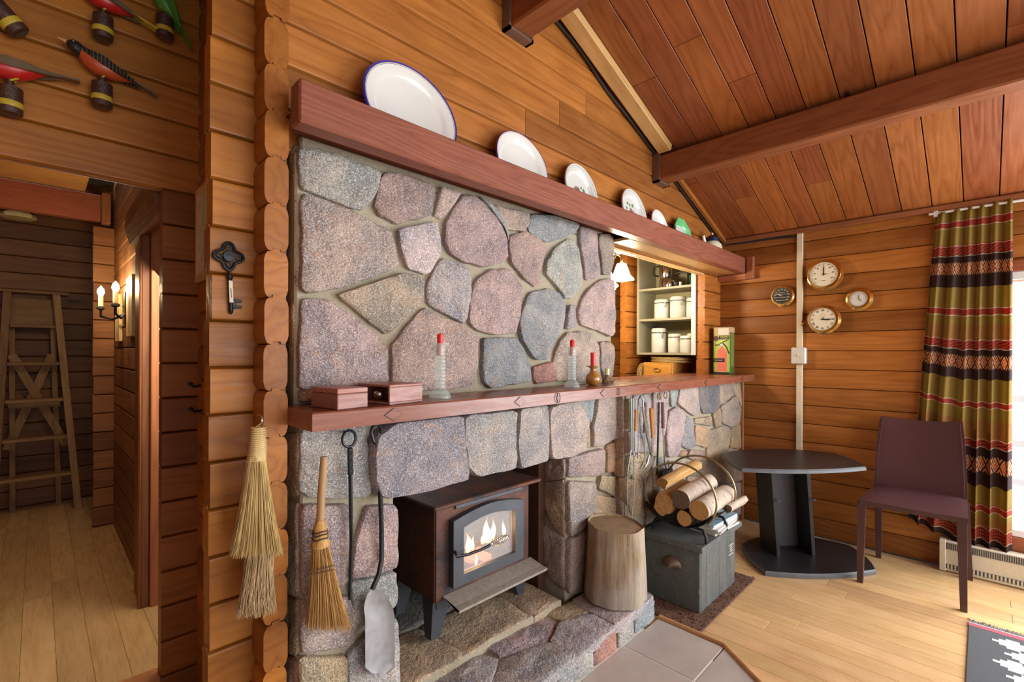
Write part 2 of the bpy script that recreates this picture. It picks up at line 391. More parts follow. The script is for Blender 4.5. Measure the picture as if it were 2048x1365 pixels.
# ------------------------------------------------------------------ hall: ceiling, door frame
HCEIL = wood('hall_ceiling_board', (.20, .085, .022), (.42, .20, .06), (.55, .29, .10), 'X', knots=False, vary=.1)
struct(box('ceiling_hall', -2.2, .22, 2.165, 4.20, 2.30, 2.34, HCEIL), 'plywood hall ceiling')
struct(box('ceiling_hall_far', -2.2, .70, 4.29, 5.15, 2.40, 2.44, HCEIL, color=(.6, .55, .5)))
struct(box('trim_hall_header', -2.2, .30, 4.215, 4.285, 2.125, 2.30, REDX, color=(1.1, .95, .8)), 'red brown header across the hall')
struct(box('trim_hall_corner_block', .30, .345, 4.13, 4.21, 2.10, 2.30, TRIMZ, color=(.7, .6, .5)))
struct(box('hall_gap_painted_shade', .22, .36, 2.6, 4.20, 2.36, 2.38, DARKVOID))  # near-black strip: shade of the open gap beside the ceiling, painted in
dr = struct(E('door_1', 'doorway frame in the hall log wall', None))
box('casing', .340, .370, 2.75, 2.965, .06, 1.80, TRIMZ, dr, color=(.55, .5, .46))
box('casing_bead', .330, .342, 2.75, 2.80, .06, 1.80, TRIMZ, dr, c=.005, color=(.7, .6, .55))
box('jamb', .372, .52, 2.735, 2.765, .06, 1.84, TRIMZ, dr, color=(1.15, 1.05, 1.0))
box('jamb_stop', .43, .46, 2.715, 2.735, .06, 1.84, TRIMZ, dr, color=(1.0, .9, .8))
V, F = extr([(0, 0), (.05, -.02), (.07, .05), (.065, .13), (.0, .12)], lambda u, v, a: (.37-u, a, 1.795+v), 2.19, 2.98)
M('lintel_log', V, F, HALLY, dr, color=(.9, .85, .85))
TILEW = flat('pale_floor_tile', (.62, .58, .5), .4)
struct(box('floor_side_room', .372, .72, 2.17, 2.74, .0, .058, TILEW))
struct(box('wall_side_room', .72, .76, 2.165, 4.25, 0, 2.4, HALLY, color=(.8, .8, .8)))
# picture frame and coat hooks on the partition, between key stub and hall
# ------------------------------------------------------------------ stone fireplace
def granite(name):
    t = NT(name, .72)
    v = t.coord(); oc = t.n('ObjectInfo').outputs['Color']
    n1 = t.noise(v, 7, 5, .6, .6); n2 = t.noise(v, 240, 3, .75); n3 = t.noise(v, 90, 3, .7); n4 = t.noise(v, 15, 6, .65, 1.2)
    c = t.mix(t.rng(n1, .35, .7), t.mix(1.0, oc, (.55, .60, .68), 'MULTIPLY'), t.mix(1.0, oc, (1.34, 1.20, 1.10), 'MULTIPLY'))
    c = t.mix(t.rng(n4, .56, .70, 0, .6), c, (.44, .25, .13))
    c = t.mix(t.rng(n4, .42, .30, 0, .5), c, t.mix(1.0, oc, (.5, .52, .56), 'MULTIPLY'))
    c = t.mix(t.rng(n2, .53, .63, 0, .85), c, t.mix(1.0, oc, (2.1, 2.1, 2.15), 'MULTIPLY'))
    c = t.mix(t.rng(n2, .47, .37, 0, .8), c, t.mix(1.0, oc, (.30, .30, .33), 'MULTIPLY'))
    c = t.mix(t.rng(n3, .60, .72, 0, .45), c, (.60, .52, .47))
    t.base(c); t.bump(t.math('ADD', t.math('MULTIPLY', n1, 2.2), t.math('ADD', n3, t.math('MULTIPLY', n4, 2.4))), .85, .006); return t.m
GRAN = granite('split_granite')
def mortar_mat():
    t = NT('mortar', .9); v = t.coord(); a = t.noise(v, 6, 4); b = t.noise(v, 120, 4, .7)
    c = t.mix(a, (.30, .24, .145), (.50, .465, .37)); c = t.mix(t.rng(b, .4, .7, 0, .5), c, (.24, .20, .13))
    t.base(c); t.bump(t.math('ADD', b, t.math('MULTIPLY', a, 3)), .6, .006); return t.m
MORT = mortar_mat()
SC = dict(p=(.375, .305, .285), b=(.36, .285, .240), g=(.35, .345, .325), u=(.245, .275, .275), t=(.38, .30, .195), d=(.17, .17, .16), o=(.41, .28, .17), w=(.42, .395, .37), l=(.29, .29, .285), r=(.36, .20, .165))
rq = random.Random(11)
def chaikin(P, w=.10):
    out = []
    for a, b in zip(P, P[1:]+P[:1]): out += [a.lerp(b, w), a.lerp(b, 1-w)]
    return out
def resamp(P, n):
    P2 = P+[P[0]]; L = [0]
    for a, b in zip(P2, P2[1:]): L.append(L[-1]+(b-a).length)
    out = []; j = 0
    for i in range(n):
        s = L[-1]*i/n
        while L[j+1] < s: j += 1
        out.append(P2[j].lerp(P2[j+1], (s-L[j])/max(1e-9, L[j+1]-L[j])))
    return out
def stone(parent, poly, plane, val, col, proud=.022, back=.035, bulge=.004, rough=.0075, name='stone', clip=None, n=26, grow=0.0085, lo=None):
    """poly: outline of the stone's face as seen, laid on the wall plane; the stone gets its own depth and rough split face."""
    P3 = [on(x, y, plane, val) for x, y in poly]
    if plane == 'Y': P = [Vector((p.x, p.z)) for p in P3]; up = lambda u, v, d: (u, val-d, v)
    elif plane == 'X': P = [Vector((p.y, p.z)) for p in P3]; up = lambda u, v, d: (val-d, u, v)
    else: P = [Vector((p.x, p.y)) for p in P3]; up = lambda u, v, d: (u, v, val+d)
    return stone2(parent, P, up, col, proud, back, bulge, rough, name, n, grow, clip, lo)
def stone2(parent, P, up, col, proud=.022, back=.035, bulge=.008, rough=.006, name='stone', n=26, grow=0.0, clip=None, lo=None):
    A = sum(a.x*b.y-b.x*a.y for a, b in zip(P, P[1:]+P[:1]))
    if A < 0: P = P[::-1]
    c = sum(P, Vector((0, 0)))/len(P)
    P = [p+(p-c).normalized()*grow for p in P]
    if clip is not None: P = [Vector((p.x, max(lo if lo is not None else -9, min(p.y, clip)))) for p in P]
    P = chaikin(P, .10 if len(P) > 6 else .07); sd = rq.uniform(0, 99); Q = []
    per = sum((b-a).length for a, b in zip(P, P[1:]+P[:1]))
    for a, b in zip(P, P[1:]+P[:1]):
        kk = max(1, round((b-a).length/per*n))
        Q += [a.lerp(b, i/kk) for i in range(kk)]
    P = Q; n = len(P)
    size = math.sqrt(abs(A)/2)
    P = [p+(p-c).normalized()*noise.noise(Vector((p.x*22, p.y*22, sd)))*min(.006, size*.05) for p in P]
    rings = [(1.0, -back), (1.0, proud*.35), (1-.002/max(size, .03), proud*.8), (1-.009/max(size, .05), proud), (.82, proud+bulge*.4), (.66, proud+bulge*.7), (.48, proud+bulge), (.30, proud+bulge), (.13, proud+bulge)]
    V = []; F = []
    tx, ty = rq.uniform(-.05, .05), rq.uniform(-.05, .05)
    for k, (s, d) in enumerate(rings):
        for p in P:
            q = c+(p-c)*s; e = 0
            if k >= 2: e = rough*(1.1*noise.noise(Vector((q.x*11, q.y*11, sd)))+.9*(.35-abs(noise.noise(Vector((q.x*21+q.y*6, q.y*17, sd+7)))))+.35*noise.noise(Vector((q.x*60, q.y*60, sd+3)))) + (tx*(q.x-c.x)+ty*(q.y-c.y))*min(1, .18/max(size, .02))
            V.append(up(q.x, q.y, d+e))
    V.append(up(c.x, c.y, proud+bulge+rough*noise.noise(Vector((c.x*13, c.y*13, sd)))))
    R = len(rings)
    for k in range(R-1):
        for i in range(n):
            F.append((k*n+i, k*n+(i+1) % n, (k+1)*n+(i+1) % n, (k+1)*n+i))
    for i in range(n): F.append(((R-1)*n+i, (R-1)*n+(i+1) % n, R*n))
    F.append(tuple(range(n))[::-1])
    # face orientation: the last ring must look along +d
    a, b, cc = Vector(V[(R-1)*n]), Vector(V[(R-1)*n+1]), Vector(V[R*n]); nn = (b-a).cross(cc-a)
    if nn.dot(Vector(up(0, 0, 1))-Vector(up(0, 0, 0))) < 0: F = [f[::-1] for f in F]
    k = rq.uniform(.88, 1.12); base = SC[col]
    return M(name, V, F, GRAN, parent, smooth=38, color=tuple(q*k*rq.uniform(.95, 1.05) for q in base))
fp = E('stone_fireplace', 'split granite fireplace wall with thick mortar joints and a firebox', 'fireplace', (1.6, 1.35, 0))
def fpb(name, x0, x1, y0, y1, z0, z1, mat=None, c=.006):
    V, F = bxv(x0, x1, y0, y1, z0, z1, c); return M(name, loc(fp, V), F, mat or MORT, fp)
def fst(*a, **k):
    o = stone(None, *a, **k); o.parent = fp; o.location = o.location-fp.location; return o
YU, YL = 1.42, 1.35
fpb('mortar', .53, 2.19, YU+.004, 1.94, 1.046, 1.835)
fpb('mortar', .545, 2.19, YU+.004, 1.448, 1.8355, 1.888)
fpb('mortar', .522, .818, YL+.004, 1.94, 0, 1.044)
YP, YC = 1.37, 1.29
fpb('mortar', 1.737, 2.14, YP+.004, 1.62, 0, 1.044)
fpb('mortar', 2.13, 3.712, YC+.004, 1.62, 0, 1.044)
fpb('mortar', .818, 1.737, YL+.02, 1.62, .815, 1.044)
SOOT = flat('sooty_firebrick', (.05, .038, .03), .85, 0, .4, 30, .5)
fpb('firebox_back', .818, 1.80, 1.90, 1.94, .1, .815, SOOT)
fpb('firebox_side', .818, .83, YL+.03, 1.90, .1, .815, SOOT)
RUSTP = flat('rusty_steel_panel', (.10, .042, .026), .55, .35, .4, 25)
fpb('firebox_panel', 1.68, 1.73, 1.49, 1.90, .12, .815, RUSTP, .003)
UP = [
 ('g', [(598,297),(664,313),(757,346),(744,393),(721,420),(702,417),(647,393),(601,379)]),
 ('b', [(767,347),(828,359),(856,371),(862,382),(859,428),(837,437),(790,446),(759,431),(747,413),(753,390)]),
 ('p', [(879,378),(916,388),(909,402),(881,437),(867,431),(873,405)]),
 ('p', [(923,391),(945,396),(966,410),(979,428),(1000,456),(1011,485),(1010,514),(994,526),(961,533),(926,523),(897,508),(887,485),(890,444),(908,418)]),
 ('b', [(987,412),(1053,429),(1051,446),(1042,464),(1011,458),(996,434)]),
 ('u', [(1061,430),(1096,433),(1143,447),(1150,454),(1143,464),(1117,478),(1087,484),(1057,464),(1056,445)]),
 ('b', [(1015,474),(1050,466),(1085,488),(1089,500),(1081,526),(1076,569),(1065,572),(1044,554),(1021,528),(1015,500)]),
 ('g', [(1132,480),(1144,481),(1153,502),(1162,546),(1158,569),(1138,596),(1126,595),(1113,575),(1089,549),(1089,526),(1104,502)]),
 ('p', [(1157,456),(1170,459),(1188,471),(1191,499),(1195,546),(1188,555),(1170,559),(1164,529),(1157,488)]),
 ('b', [(1197,471),(1217,469),(1224,476),(1224,523),(1216,548),(1202,548),(1198,517),(1194,487)]),
 ('p', [(602,390),(660,410),(706,430),(776,462),(790,517),(793,529),(777,540),(677,575),(613,585),(602,576)]),
 ('w', [(853,449),(869,449),(872,467),(878,507),(856,545),(844,547),(816,537),(804,514),(792,465),(809,458)]),
 ('b', [(794,550),(824,552),(843,562),(842,602),(834,613),(771,668),(737,642),(687,602),(677,590),(724,574)]),
 ('w', [(885,520),(903,524),(934,542),(934,588),(928,633),(920,646),(900,633),(854,609),(854,570),(868,542)]),
 ('p', [(976,542),(1014,540),(1040,576),(1035,631),(1026,665),(985,667),(953,660),(936,645),(939,599),(948,564)]),
 ('u', [(1058,588),(1093,580),(1117,588),(1129,611),(1122,657),(1097,698),(1090,718),(1065,717),(1041,681),(1036,664),(1041,623)]),
 ('p', [(1200,562),(1216,559),(1224,565),(1224,662),(1217,672),(1188,659),(1160,650),(1154,622),(1165,593),(1183,573)]),
 ('l', [(1133,614),(1146,612),(1148,628),(1149,651),(1136,657),(1129,656),(1130,637)]),
 ('p', [(604,602),(656,603),(697,632),(749,670),(767,694),(770,762),(724,772),(677,769),(599,776),(598,722),(601,634)]),
 ('b', [(847,618),(870,632),(917,652),(951,675),(949,728),(943,771),(891,777),(847,780),(784,772),(782,694),(810,658)]),
 ('u', [(964,678),(994,679),(1031,678),(1051,714),(1058,731),(1058,762),(1017,768),(979,774),(963,763),(962,717)]),
 ('r', [(1065,735),(1098,726),(1105,743),(1107,761),(1071,767),(1064,752)]),
 ('b', [(1134,667),(1158,665),(1181,672),(1190,693),(1192,722),(1197,758),(1158,764),(1110,761),(1106,727),(1110,703),(1119,681)]),
 ('b', [(1196,687),(1215,685),(1223,694),(1223,753),(1207,760),(1199,734)]),
 ('l', [(957,396),(975,404),(997,428),(1012,468),(1013,482),(1006,462),(984,428)]),
]
for c, p in UP: fst(p, 'Y', YU, c, clip=1.886, n=40, proud=.016, grow=.0065, lo=1.103)
fst([(601,783),(640,781),(645,800),(603,801)], 'Y', YU, 'o', proud=.02, n=14)
LOWER = [
 ('g', [(604,850),(700,848),(728,850),(731,911),(736,978),(724,990),(604,990)], .012),
 ('l', [(740,870),(783,845),(906,830),(908,864),(917,940),(914,954),(853,969),(765,990),(748,984),(737,949)], .055),
 ('g', [(914,830),(1014,820),(1011,864),(1015,911),(1011,933),(938,948),(921,928),(914,881)], .055),
 ('g', [(1023,818),(1079,810),(1079,864),(1076,916),(1021,933),(1019,876)], .055),
 ('p', [(1086,815),(1143,802),(1163,843),(1159,862),(1156,898),(1132,908),(1091,915),(1087,872)], .045),
 ('u', [(1147,800),(1182,798),(1177,842),(1166,842)], .02),
 ('p', [(1189,797),(1225,790),(1242,790),(1246,822),(1235,853),(1228,874),(1198,890),(1182,891),(1182,854),(1186,833)], .024),
 ('t', [(1166,855),(1175,855),(1176,891),(1162,897),(1164,872)], .015),
 ('b', [(1135,916),(1202,898),(1203,944),(1189,950),(1135,954)], .02),
 ('o', [(1211,893),(1227,886),(1228,942),(1211,942)], .016),
 ('t', [(1233,881),(1248,881),(1250,952),(1236,952),(1231,942)], .018),
 ('t', [(1251,820),(1261,806),(1262,840),(1259,876),(1238,876),(1239,854)], .014),
 ('g', [(1265,795),(1300,790),(1302,850),(1296,900),(1264,902),(1264,850)], .012),
 ('p', [(1303,788),(1332,784),(1331,820),(1326,870),(1305,905),(1300,890),(1306,850)], .012),
 ('t', [(1264,908),(1300,906),(1304,930),(1280,960),(1262,955)], .012),
 ('u', [(1336,782),(1353,778),(1348,809),(1341,812)], .014),
 ('p', [(1355,778),(1392,772),(1394,804),(1397,824),(1386,831),(1366,819),(1352,806)], .016),
 ('d', [(1395,772),(1431,769),(1434,812),(1424,825),(1405,826),(1398,813)], .016),
 ('b', [(1434,769),(1465,766),(1466,786),(1445,806),(1437,809)], .014),
 ('t', [(1467,768),(1478,767),(1478,814),(1469,789)], .012),
 ('p', [(1334,825),(1351,815),(1368,826),(1367,838),(1357,891),(1352,911),(1333,912),(1328,870)], .016),
 ('l', [(1372,834),(1383,841),(1384,891),(1372,895),(1361,891),(1365,860)], .014),
 ('t', [(1387,838),(1420,833),(1422,853),(1387,847)], .012),
 ('o', [(1386,851),(1419,861),(1411,895),(1387,889)], .014),
 ('t', [(1424,830),(1437,817),(1440,847),(1428,854)], .012),
 ('b', [(1440,814),(1468,793),(1478,818),(1476,846),(1461,853),(1443,846)], .015),
 ('t', [(1421,860),(1445,853),(1457,861),(1453,891),(1429,926),(1412,914),(1412,898)], .016),
 ('o', [(1462,857),(1478,849),(1478,897),(1458,895)], .013),
 ('o', [(1357,902),(1372,903),(1367,914),(1355,912)], .012),
 ('b', [(1377,900),(1408,903),(1408,919),(1387,920),(1371,914)], .013),
 ('g', [(1310,915),(1330,918),(1333,945),(1312,950),(1303,935)], .012),
 ('b', [(1336,922),(1366,924),(1368,945),(1337,947)], .013),
 ('b', [(1371,925),(1408,924),(1428,934),(1423,950),(1372,947)], .013),
 ('b', [(1432,930),(1456,897),(1478,903),(1478,960),(1440,965)], .014),
 ('b', [(1372,952),(1425,955),(1432,985),(1430,1010),(1372,1000)], .013),
 ('b', [(1438,970),(1478,965),(1478,1030),(1436,1020)], .013),
 ('p', [(1338,952),(1368,950),(1368,1000),(1340,1005)], .013),
 ('b', [(1133,963),(1186,966),(1184,1006),(1174,1044),(1134,1071)], .024),
 ('t', [(1198,951),(1240,957),(1248,995),(1236,996),(1193,977)], .02),
 ('o', [(1186,988),(1231,1000),(1252,1026),(1207,1034),(1178,1042)], .02),
 ('b', [(1134,1079),(1167,1061),(1176,1062),(1178,1120),(1172,1182),(1133,1182)], .024),
 ('t', [(1249,960),(1270,962),(1282,1000),(1284,1030),(1262,1028),(1252,1000)], .016),
 ('b', [(1273,957),(1303,941),(1303,987),(1290,1006),(1284,995)], .014),
 ('t', [(1306,945),(1330,950),(1335,1000),(1306,1000)], .013),
 ('b', [(1290,1012),(1330,1005),(1332,1060),(1290,1065)], .013),
 ('t', [(1184,1050),(1250,1034),(1284,1036),(1284,1120),(1184,1130)], .013),
 ('p', [(601,1013),(690,1012),(703,1030),(684,1100),(680,1170),(604,1188)], .022),
 ('p', [(728,1016),(787,1013),(786,1128),(736,1146),(700,1152),(708,1097)], .022),
 ('g', [(700,1165),(785,1145),(787,1208),(740,1240),(700,1240)], .022),
 ('p', [(602,1202),(690,1196),(706,1229),(698,1281),(604,1306)], .02),
 ('t', [(602,1318),(686,1312),(688,1390),(602,1390)], .02),
 ('g', [(694,1310),(740,1260),(790,1240),(791,1400),(694,1400)], .022),
]
for c, p, pr in LOWER:
    mx = sum(q[0] for q in p)/len(p)
    fst(p, 'Y', YC if mx > 1252 else (YP if mx > 1131 and pr < .04 else YL), c, clip=1.042, proud=pr, back=.03, n=24, rough=.005)
for c, p in (('t', [(1254,800),(1263,798),(1262,850),(1254,858)]), ('b', [(1254,866),(1262,860),(1262,904),(1254,906)]), ('t', [(1254,913),(1261,910),(1262,948),(1254,954)])): fst(p, 'Y', YC, c, clip=1.042, proud=.014, back=.03, n=16, rough=.004, grow=.004)
for c, z0, z1 in (('t', .13, .40), ('b', .415, .60), ('o', .615, .80), ('b', .815, 1.035)):
    o = stone2(None, [Vector((1.305, z0)), Vector((1.368, z0)), Vector((1.368, z1)), Vector((1.305, z1))], lambda u, v, d: (2.13-d, u, v), c, .012, .02, .003, .004, 'stone', 18, .002); o.parent = fp; o.location = o.location-fp.location
XJ = 1.739
for c, p in (('b', [(1091,920),(1130,918),(1130,953),(1110,960),(1093,950)]), ('t', [(1091,966),(1130,963),(1130,1072),(1106,1045),(1090,1005)]), ('b', [(1090,1052),(1129,1079),(1129,1182),(1101,1150),(1090,1112)])):
    fst(p, 'X', XJ, c, proud=.014, back=.02, n=18)
for X, L in ((.545, [('t', [(581,300),(596,298),(599,376),(580,376)]), ('b', [(580,388),(600,390),(600,578),(578,578)]), ('t', [(577,604),(598,604),(597,776),(575,776)])]),
             (.522, [('t', [(573,868),(599,872),(599,990),(572,980)]), ('b', [(572,1000),(599,1012),(599,1188),(571,1175)]), ('t', [(571,1195),(599,1204),(599,1306),(571,1300)]), ('b', [(571,1312),(599,1318),(599,1400),(571,1400)])])):
    for c, p in L: fst(p, 'X', X, c, proud=.010, back=.012, n=18)
# timber strip that closes the stone against the window wall
tag(box('corner_strip', 3.722, 3.746, YC-.02, YC+.04, 0, 1.045, TRIMZ, c=.003), 'narrow wooden strip closing the counter stone at the window wall', 'wood strip')
# ------------------------------------------------------------------ raised hearth
he = E('stone_hearth', 'raised hearth of rough grey flagstones under the wood stove', 'hearth', (1.3, 1.2, 0))
def hp(o): o.parent = he; o.location = o.location-he.location; return o
hp(M('mortar', *bxv(.30, 2.06, 1.10, 1.345, 0, .105, .01), MORT)); hp(M('mortar', *bxv(.83, 1.67, 1.34, 1.89, 0, .138, .006), MORT))
def flag(P, col, z=.105, proud=.007, **k):
    return hp(stone2(None, [Vector(p) for p in P], lambda u, v, d: (u, v, z+d), col, proud, .03, .004, .006, 'flagstone', 26, grow=.016, **k))
FL = [('w', [(.33,1.10),(.70,1.09),(.72,1.22),(.66,1.33),(.36,1.33)]), ('l', [(.73,1.09),(1.05,1.08),(1.07,1.17),(.93,1.26),(.75,1.25)]), ('w', [(1.09,1.08),(1.42,1.085),(1.40,1.20),(1.22,1.25),(1.09,1.18)]),
      ('g', [(.95,1.275),(1.08,1.20),(1.20,1.27),(1.16,1.342),(.98,1.345)]), ('p', [(1.24,1.275),(1.42,1.22),(1.55,1.27),(1.52,1.34),(1.23,1.345)]), ('g', [(1.44,1.085),(1.70,1.09),(1.70,1.20),(1.56,1.25),(1.44,1.20)]),
      ('g', [(1.72,1.09),(2.04,1.10),(2.05,1.33),(1.74,1.33),(1.72,1.22)]), ('t', [(1.58,1.265),(1.70,1.225),(1.71,1.33),(1.58,1.345)])]
for c, P in FL: flag(P, c)
for c, P in (('t', [(.85,1.355),(1.1,1.352),(1.08,1.60),(.86,1.62)]), ('t', [(1.12,1.352),(1.45,1.355),(1.47,1.58),(1.10,1.60)]), ('t', [(1.48,1.352),(1.65,1.355),(1.65,1.62),(1.49,1.60)]), ('d', [(.86,1.64),(1.25,1.62),(1.25,1.88),(.86,1.88)]), ('d', [(1.27,1.62),(1.68,1.64),(1.68,1.88),(1.27,1.88)])):
    flag(P, c, z=.133, proud=.012)
xs = [.32, .58, .86, 1.12, 1.33, 1.55, 1.72, 1.86, 2.05]; cs = 'glpgwrgu'
for a, b, c in zip(xs, xs[1:], cs):
    hp(stone2(None, [Vector((a+.006, .004)), Vector((b-.006, .004)), Vector((b-.012, .098)), Vector((a+.012, .10))], lambda u, v, d: (u, 1.10-d, v), c, .016, .03, .004, .006, 'flagstone', 22))
hp(stone2(None, [Vector((1.10, .004)), Vector((1.335, .004)), Vector((1.33, .10)), Vector((1.11, .10))], lambda u, v, d: (2.06+d, u, v), 'g', .014, .03, .004, .005, 'flagstone', 20))
# ------------------------------------------------------------------ tile apron with a wooden edge
def tile_mat():
    t = NT('slate_look_tile', .35); v = t.coord(); a = t.noise(v, 5, 5, .6, .5); b = t.noise(v, 40, 3)
    c = t.mix(a, (.33, .27, .24), (.58, .52, .47)); c = t.mix(t.rng(a, .55, .75, 0, .6), c, (.50, .36, .28)); t.base(t.mix(t.rng(b, .4, .7, 0, .3), c, (.5, .47, .43))); t.bump(b, .1, .002); return t.m
TILE = tile_mat()
tl = struct(E('floor_tiles', 'stone look tile apron around the hearth', None))
struct(box('tile_bed', .2, 1.93, .30, 1.10, -.004, .0078, flat('pale_grout', (.66, .63, .57), .8), tl, c=0))
def inside(x): return x
def tilep(P):
    P = [Vector(p) for p in P]; n = len(P); V = [(p.x, p.y, 0) for p in P]+[(p.x, p.y, .0085) for p in P]
    c = sum(P, Vector((0, 0)))/n; V += [(*(p+(c-p).normalized()*.002), .0095) for p in P]
    F = [(i, (i+1) % n, n+(i+1) % n, n+i) for i in range(n)]+[(n+i, n+(i+1) % n, 2*n+(i+1) % n, 2*n+i) for i in range(n)]+[tuple(range(2*n, 3*n))]
    M('tile', V, F, TILE, tl)
g = .003; ts = .305
edge = lambda y: 2.052 if y > .775 else 2.052-(.775-y)*(.123/.163)         # the slanted right edge
for r in range(3):
    y1 = 1.075-r*ts; y0 = y1-ts
    for q in range(-1, 7):
        x0 = .20+q*ts+.03; x1 = x0+ts
        P = [(x0+g, y0+g), (x1-g, y0+g), (x1-g, y1-g), (x0+g, y1-g)]
        P = [(min(x, edge(y)-.006), y) for x, y in P]
        if P[1][0]-P[0][0] < .02 and P[2][0]-P[3][0] < .02: continue
        P = [p for i, p in enumerate(P) if i == 0 or (Vector(p)-Vector(P[i-1])).length > .002]
        if len(P) >= 3: tilep(P)
tag(tube('tile_edging', [(2.066, 1.075, .006), (2.062, .775, .006), (1.935, .607, .006), (1.62, .19, .006)], .014, wood('edge_moulding', (.2, .09, .03), (.48, .26, .11), (.6, .35, .16), 'Y', knots=False), seg=10), 'rounded wooden edging strip between the tiles and laminate floor', 'edging')
# ------------------------------------------------------------------ shared materials
BRASS = flat('polished_brass', (.78, .52, .17), .18, 1.0, .08, 30)
STEEL = flat('brushed_steel', (.62, .62, .60), .25, 1.0, .1, 60)
IRON = flat('black_iron', (.028, .030, .033), .42, .75, .35, 60)
WHITEC = flat('white_ceramic', (.72, .73, .70), .15, 0, .02, 10, coat=.4)
CREAM = flat('cream_enamel', (.78, .73, .56), .35, 0, .05)
RED = flat('red_wax', (.72, .035, .03), .4, 0, .12, 20)
BLACKP = flat('black_paint', (.015, .015, .016), .5)
DIALC = flat('dial_cream', (.83, .80, .64), .4, 0, .03)
def glassm(name, col=(1, 1, 1), rough=.02, tint=1.0):
    t = NT(name, rough, 0, col); t.b.inputs['Transmission Weight'].default_value = tint; t.b.inputs['IOR'].default_value = 1.45; return t.m
GLASS = NT('green_tinted_glass', .03, 0, (.72, .90, .86)); GLASS.b.inputs['Alpha'].default_value = .30; GLASS.b.inputs['Specular IOR Level'].default_value = 1.0; GLASS = GLASS.m
def text(name, body, size, p, mat, parent=None, rot=(PI/2, 0, 0), ext=.0004, align='CENTER'):
    c = bpy.data.curves.new(name, 'FONT'); c.body = body; c.size = size; c.align_x = align; c.align_y = 'CENTER'; c.extrude = ext
    tmp = bpy.data.objects.new(name, c); COL.objects.link(tmp); bpy.context.view_layer.update()
    me = bpy.data.meshes.new_from_object(tmp.evaluated_get(bpy.context.evaluated_depsgraph_get())); bpy.data.objects.remove(tmp); bpy.data.curves.remove(c)
    me.materials.clear(); me.materials.append(mat); o = bpy.data.objects.new(name, me); COL.objects.link(o); o.location = p; o.rotation_euler = rot
    if parent: o.parent = parent
    return o
FACE_X = (PI/2, 0, -PI/2)                                   # lettering that looks towards -x
def obox(A, B, C, h, c=.002):                               # box from three floor corners
    A, B, C = Vector(A), Vector(B), Vector(C); u = B-A; n = Vector((-u.y, u.x, 0)).normalized(); d = (C-A).dot(n); ux = u.normalized()
    V, F = bxv(0, u.length, min(0, d), max(0, d), 0, h, c); V = [A+ux*Vector(v).x+n*Vector(v).y+Vector((0, 0, Vector(v).z)) for v in V]; return V, F
def grp(parent, o): o.parent = parent; o.location = o.location-parent.location; return o      # parent must be unrotated
# ------------------------------------------------------------------ mantel and plate shelf
MANT = wood('mantel_cedar', (.10, .028, .015), (.235, .078, .044), (.31, .112, .066), 'X', ring=10, rough=.24, knots=False, vary=.04)
ma = E('mantel_shelf', 'long red brown mantel shelf with diamond inlays running into the counter', 'mantel', (2.1, 1.3, 1.048))
Z0, Z1 = 1.0475, 1.096
P = [(.488, 1.194), (3.742, 1.194), (3.742, 1.66), (2.20, 1.66), (2.20, YU-.004), (.488, YU-.004)]
c = .004; q = [(.488+c, 1.194+c), (3.742, 1.194+c), (3.742, 1.66-c), (2.20+c, 1.66-c), (2.20+c, YU-.004), (.488+c, YU-.004)]
V = [(x, y, Z0) for x, y in P]+[(x, y, Z1-c) for x, y in P]+[(x, y, Z1) for x, y in q]
F = [(0, 5, 4, 3, 2, 1)]+[(i, (i+1) % 6, 6+(i+1) % 6, 6+i) for i in range(6)]+[(6+i, 6+(i+1) % 6, 12+(i+1) % 6, 12+i) for i in range(6)]+[(12, 13, 16, 17), (13, 14, 15, 16)]
grp(ma, M('slab', V, F, MANT))
INL = flat('inlay_line', (.05, .018, .012), .4)
for px, py in ((787, 838), (1040, 813), (1208, 791.5), (1320, 775), (1413, 764.5), (1486, 758.5)):
    p = on(px, py, 'Y', 1.1935); hw, hh = .030, .0185; z = 1.0715
    dm = grp(ma, M('diamond_inlay', [(p.x-hw, 1.1935, z), (p.x, 1.1935, z-hh), (p.x+hw, 1.1935, z), (p.x, 1.1935, z+hh), (p.x-hw, 1.1915, z), (p.x, 1.1915, z-hh), (p.x+hw, 1.1915, z), (p.x, 1.1915, z+hh)],
        [(0, 1, 5, 4), (1, 2, 6, 5), (2, 3, 7, 6), (3, 0, 4, 7), (4, 5, 6, 7)], INL))
    hw -= .0034; hh -= .0024
    d2 = M('diamond_face', [(p.x-hw, 1.1912, z), (p.x, 1.1912, z-hh), (p.x+hw, 1.1912, z), (p.x, 1.1912, z+hh), (p.x-hw, 1.193, z), (p.x, 1.193, z-hh), (p.x+hw, 1.193, z), (p.x, 1.193, z+hh)],
        [(0, 1, 2, 3), (0, 4, 5, 1), (1, 5, 6, 2), (2, 6, 7, 3), (3, 7, 4, 0)], MANT); d2.parent = dm; d2.location = d2.location-dm.location-ma.location
for px, py, r in ((1117, 796, .019), (1238, 786, .016)):
    p = on(px, py, 'Y', 1.188); grp(ma, tube('hook_loop', [(p.x+r*.55*math.sin(a), 1.1885, 1.071+r*math.cos(a)) for a in [2*PI*i/16 for i in range(17)]], .0016, IRON, seg=5))
sh = E('plate_shelf_beam', 'boxed red cedar beam shelf holding the row of plates', 'shelf', (2.1, 1.35, 1.846))
grp(sh, box('fascia', .475, 3.70, 1.25, 1.313, 1.846, 1.96, REDX, c=.005))
grp(sh, box('shelf_board', .49, 3.70, 1.3135, 1.449, 1.895, 1.912, REDX, c=.002))
SOFF = wood('pale_soffit', (.26, .12, .03), (.50, .27, .09), (.60, .36, .14), 'X', knots=False, vary=.05, rough=.35)
grp(sh, box('soffit', 2.19, 3.70, 1.3135, 1.449, 1.846, 1.862, SOFF, c=.001))
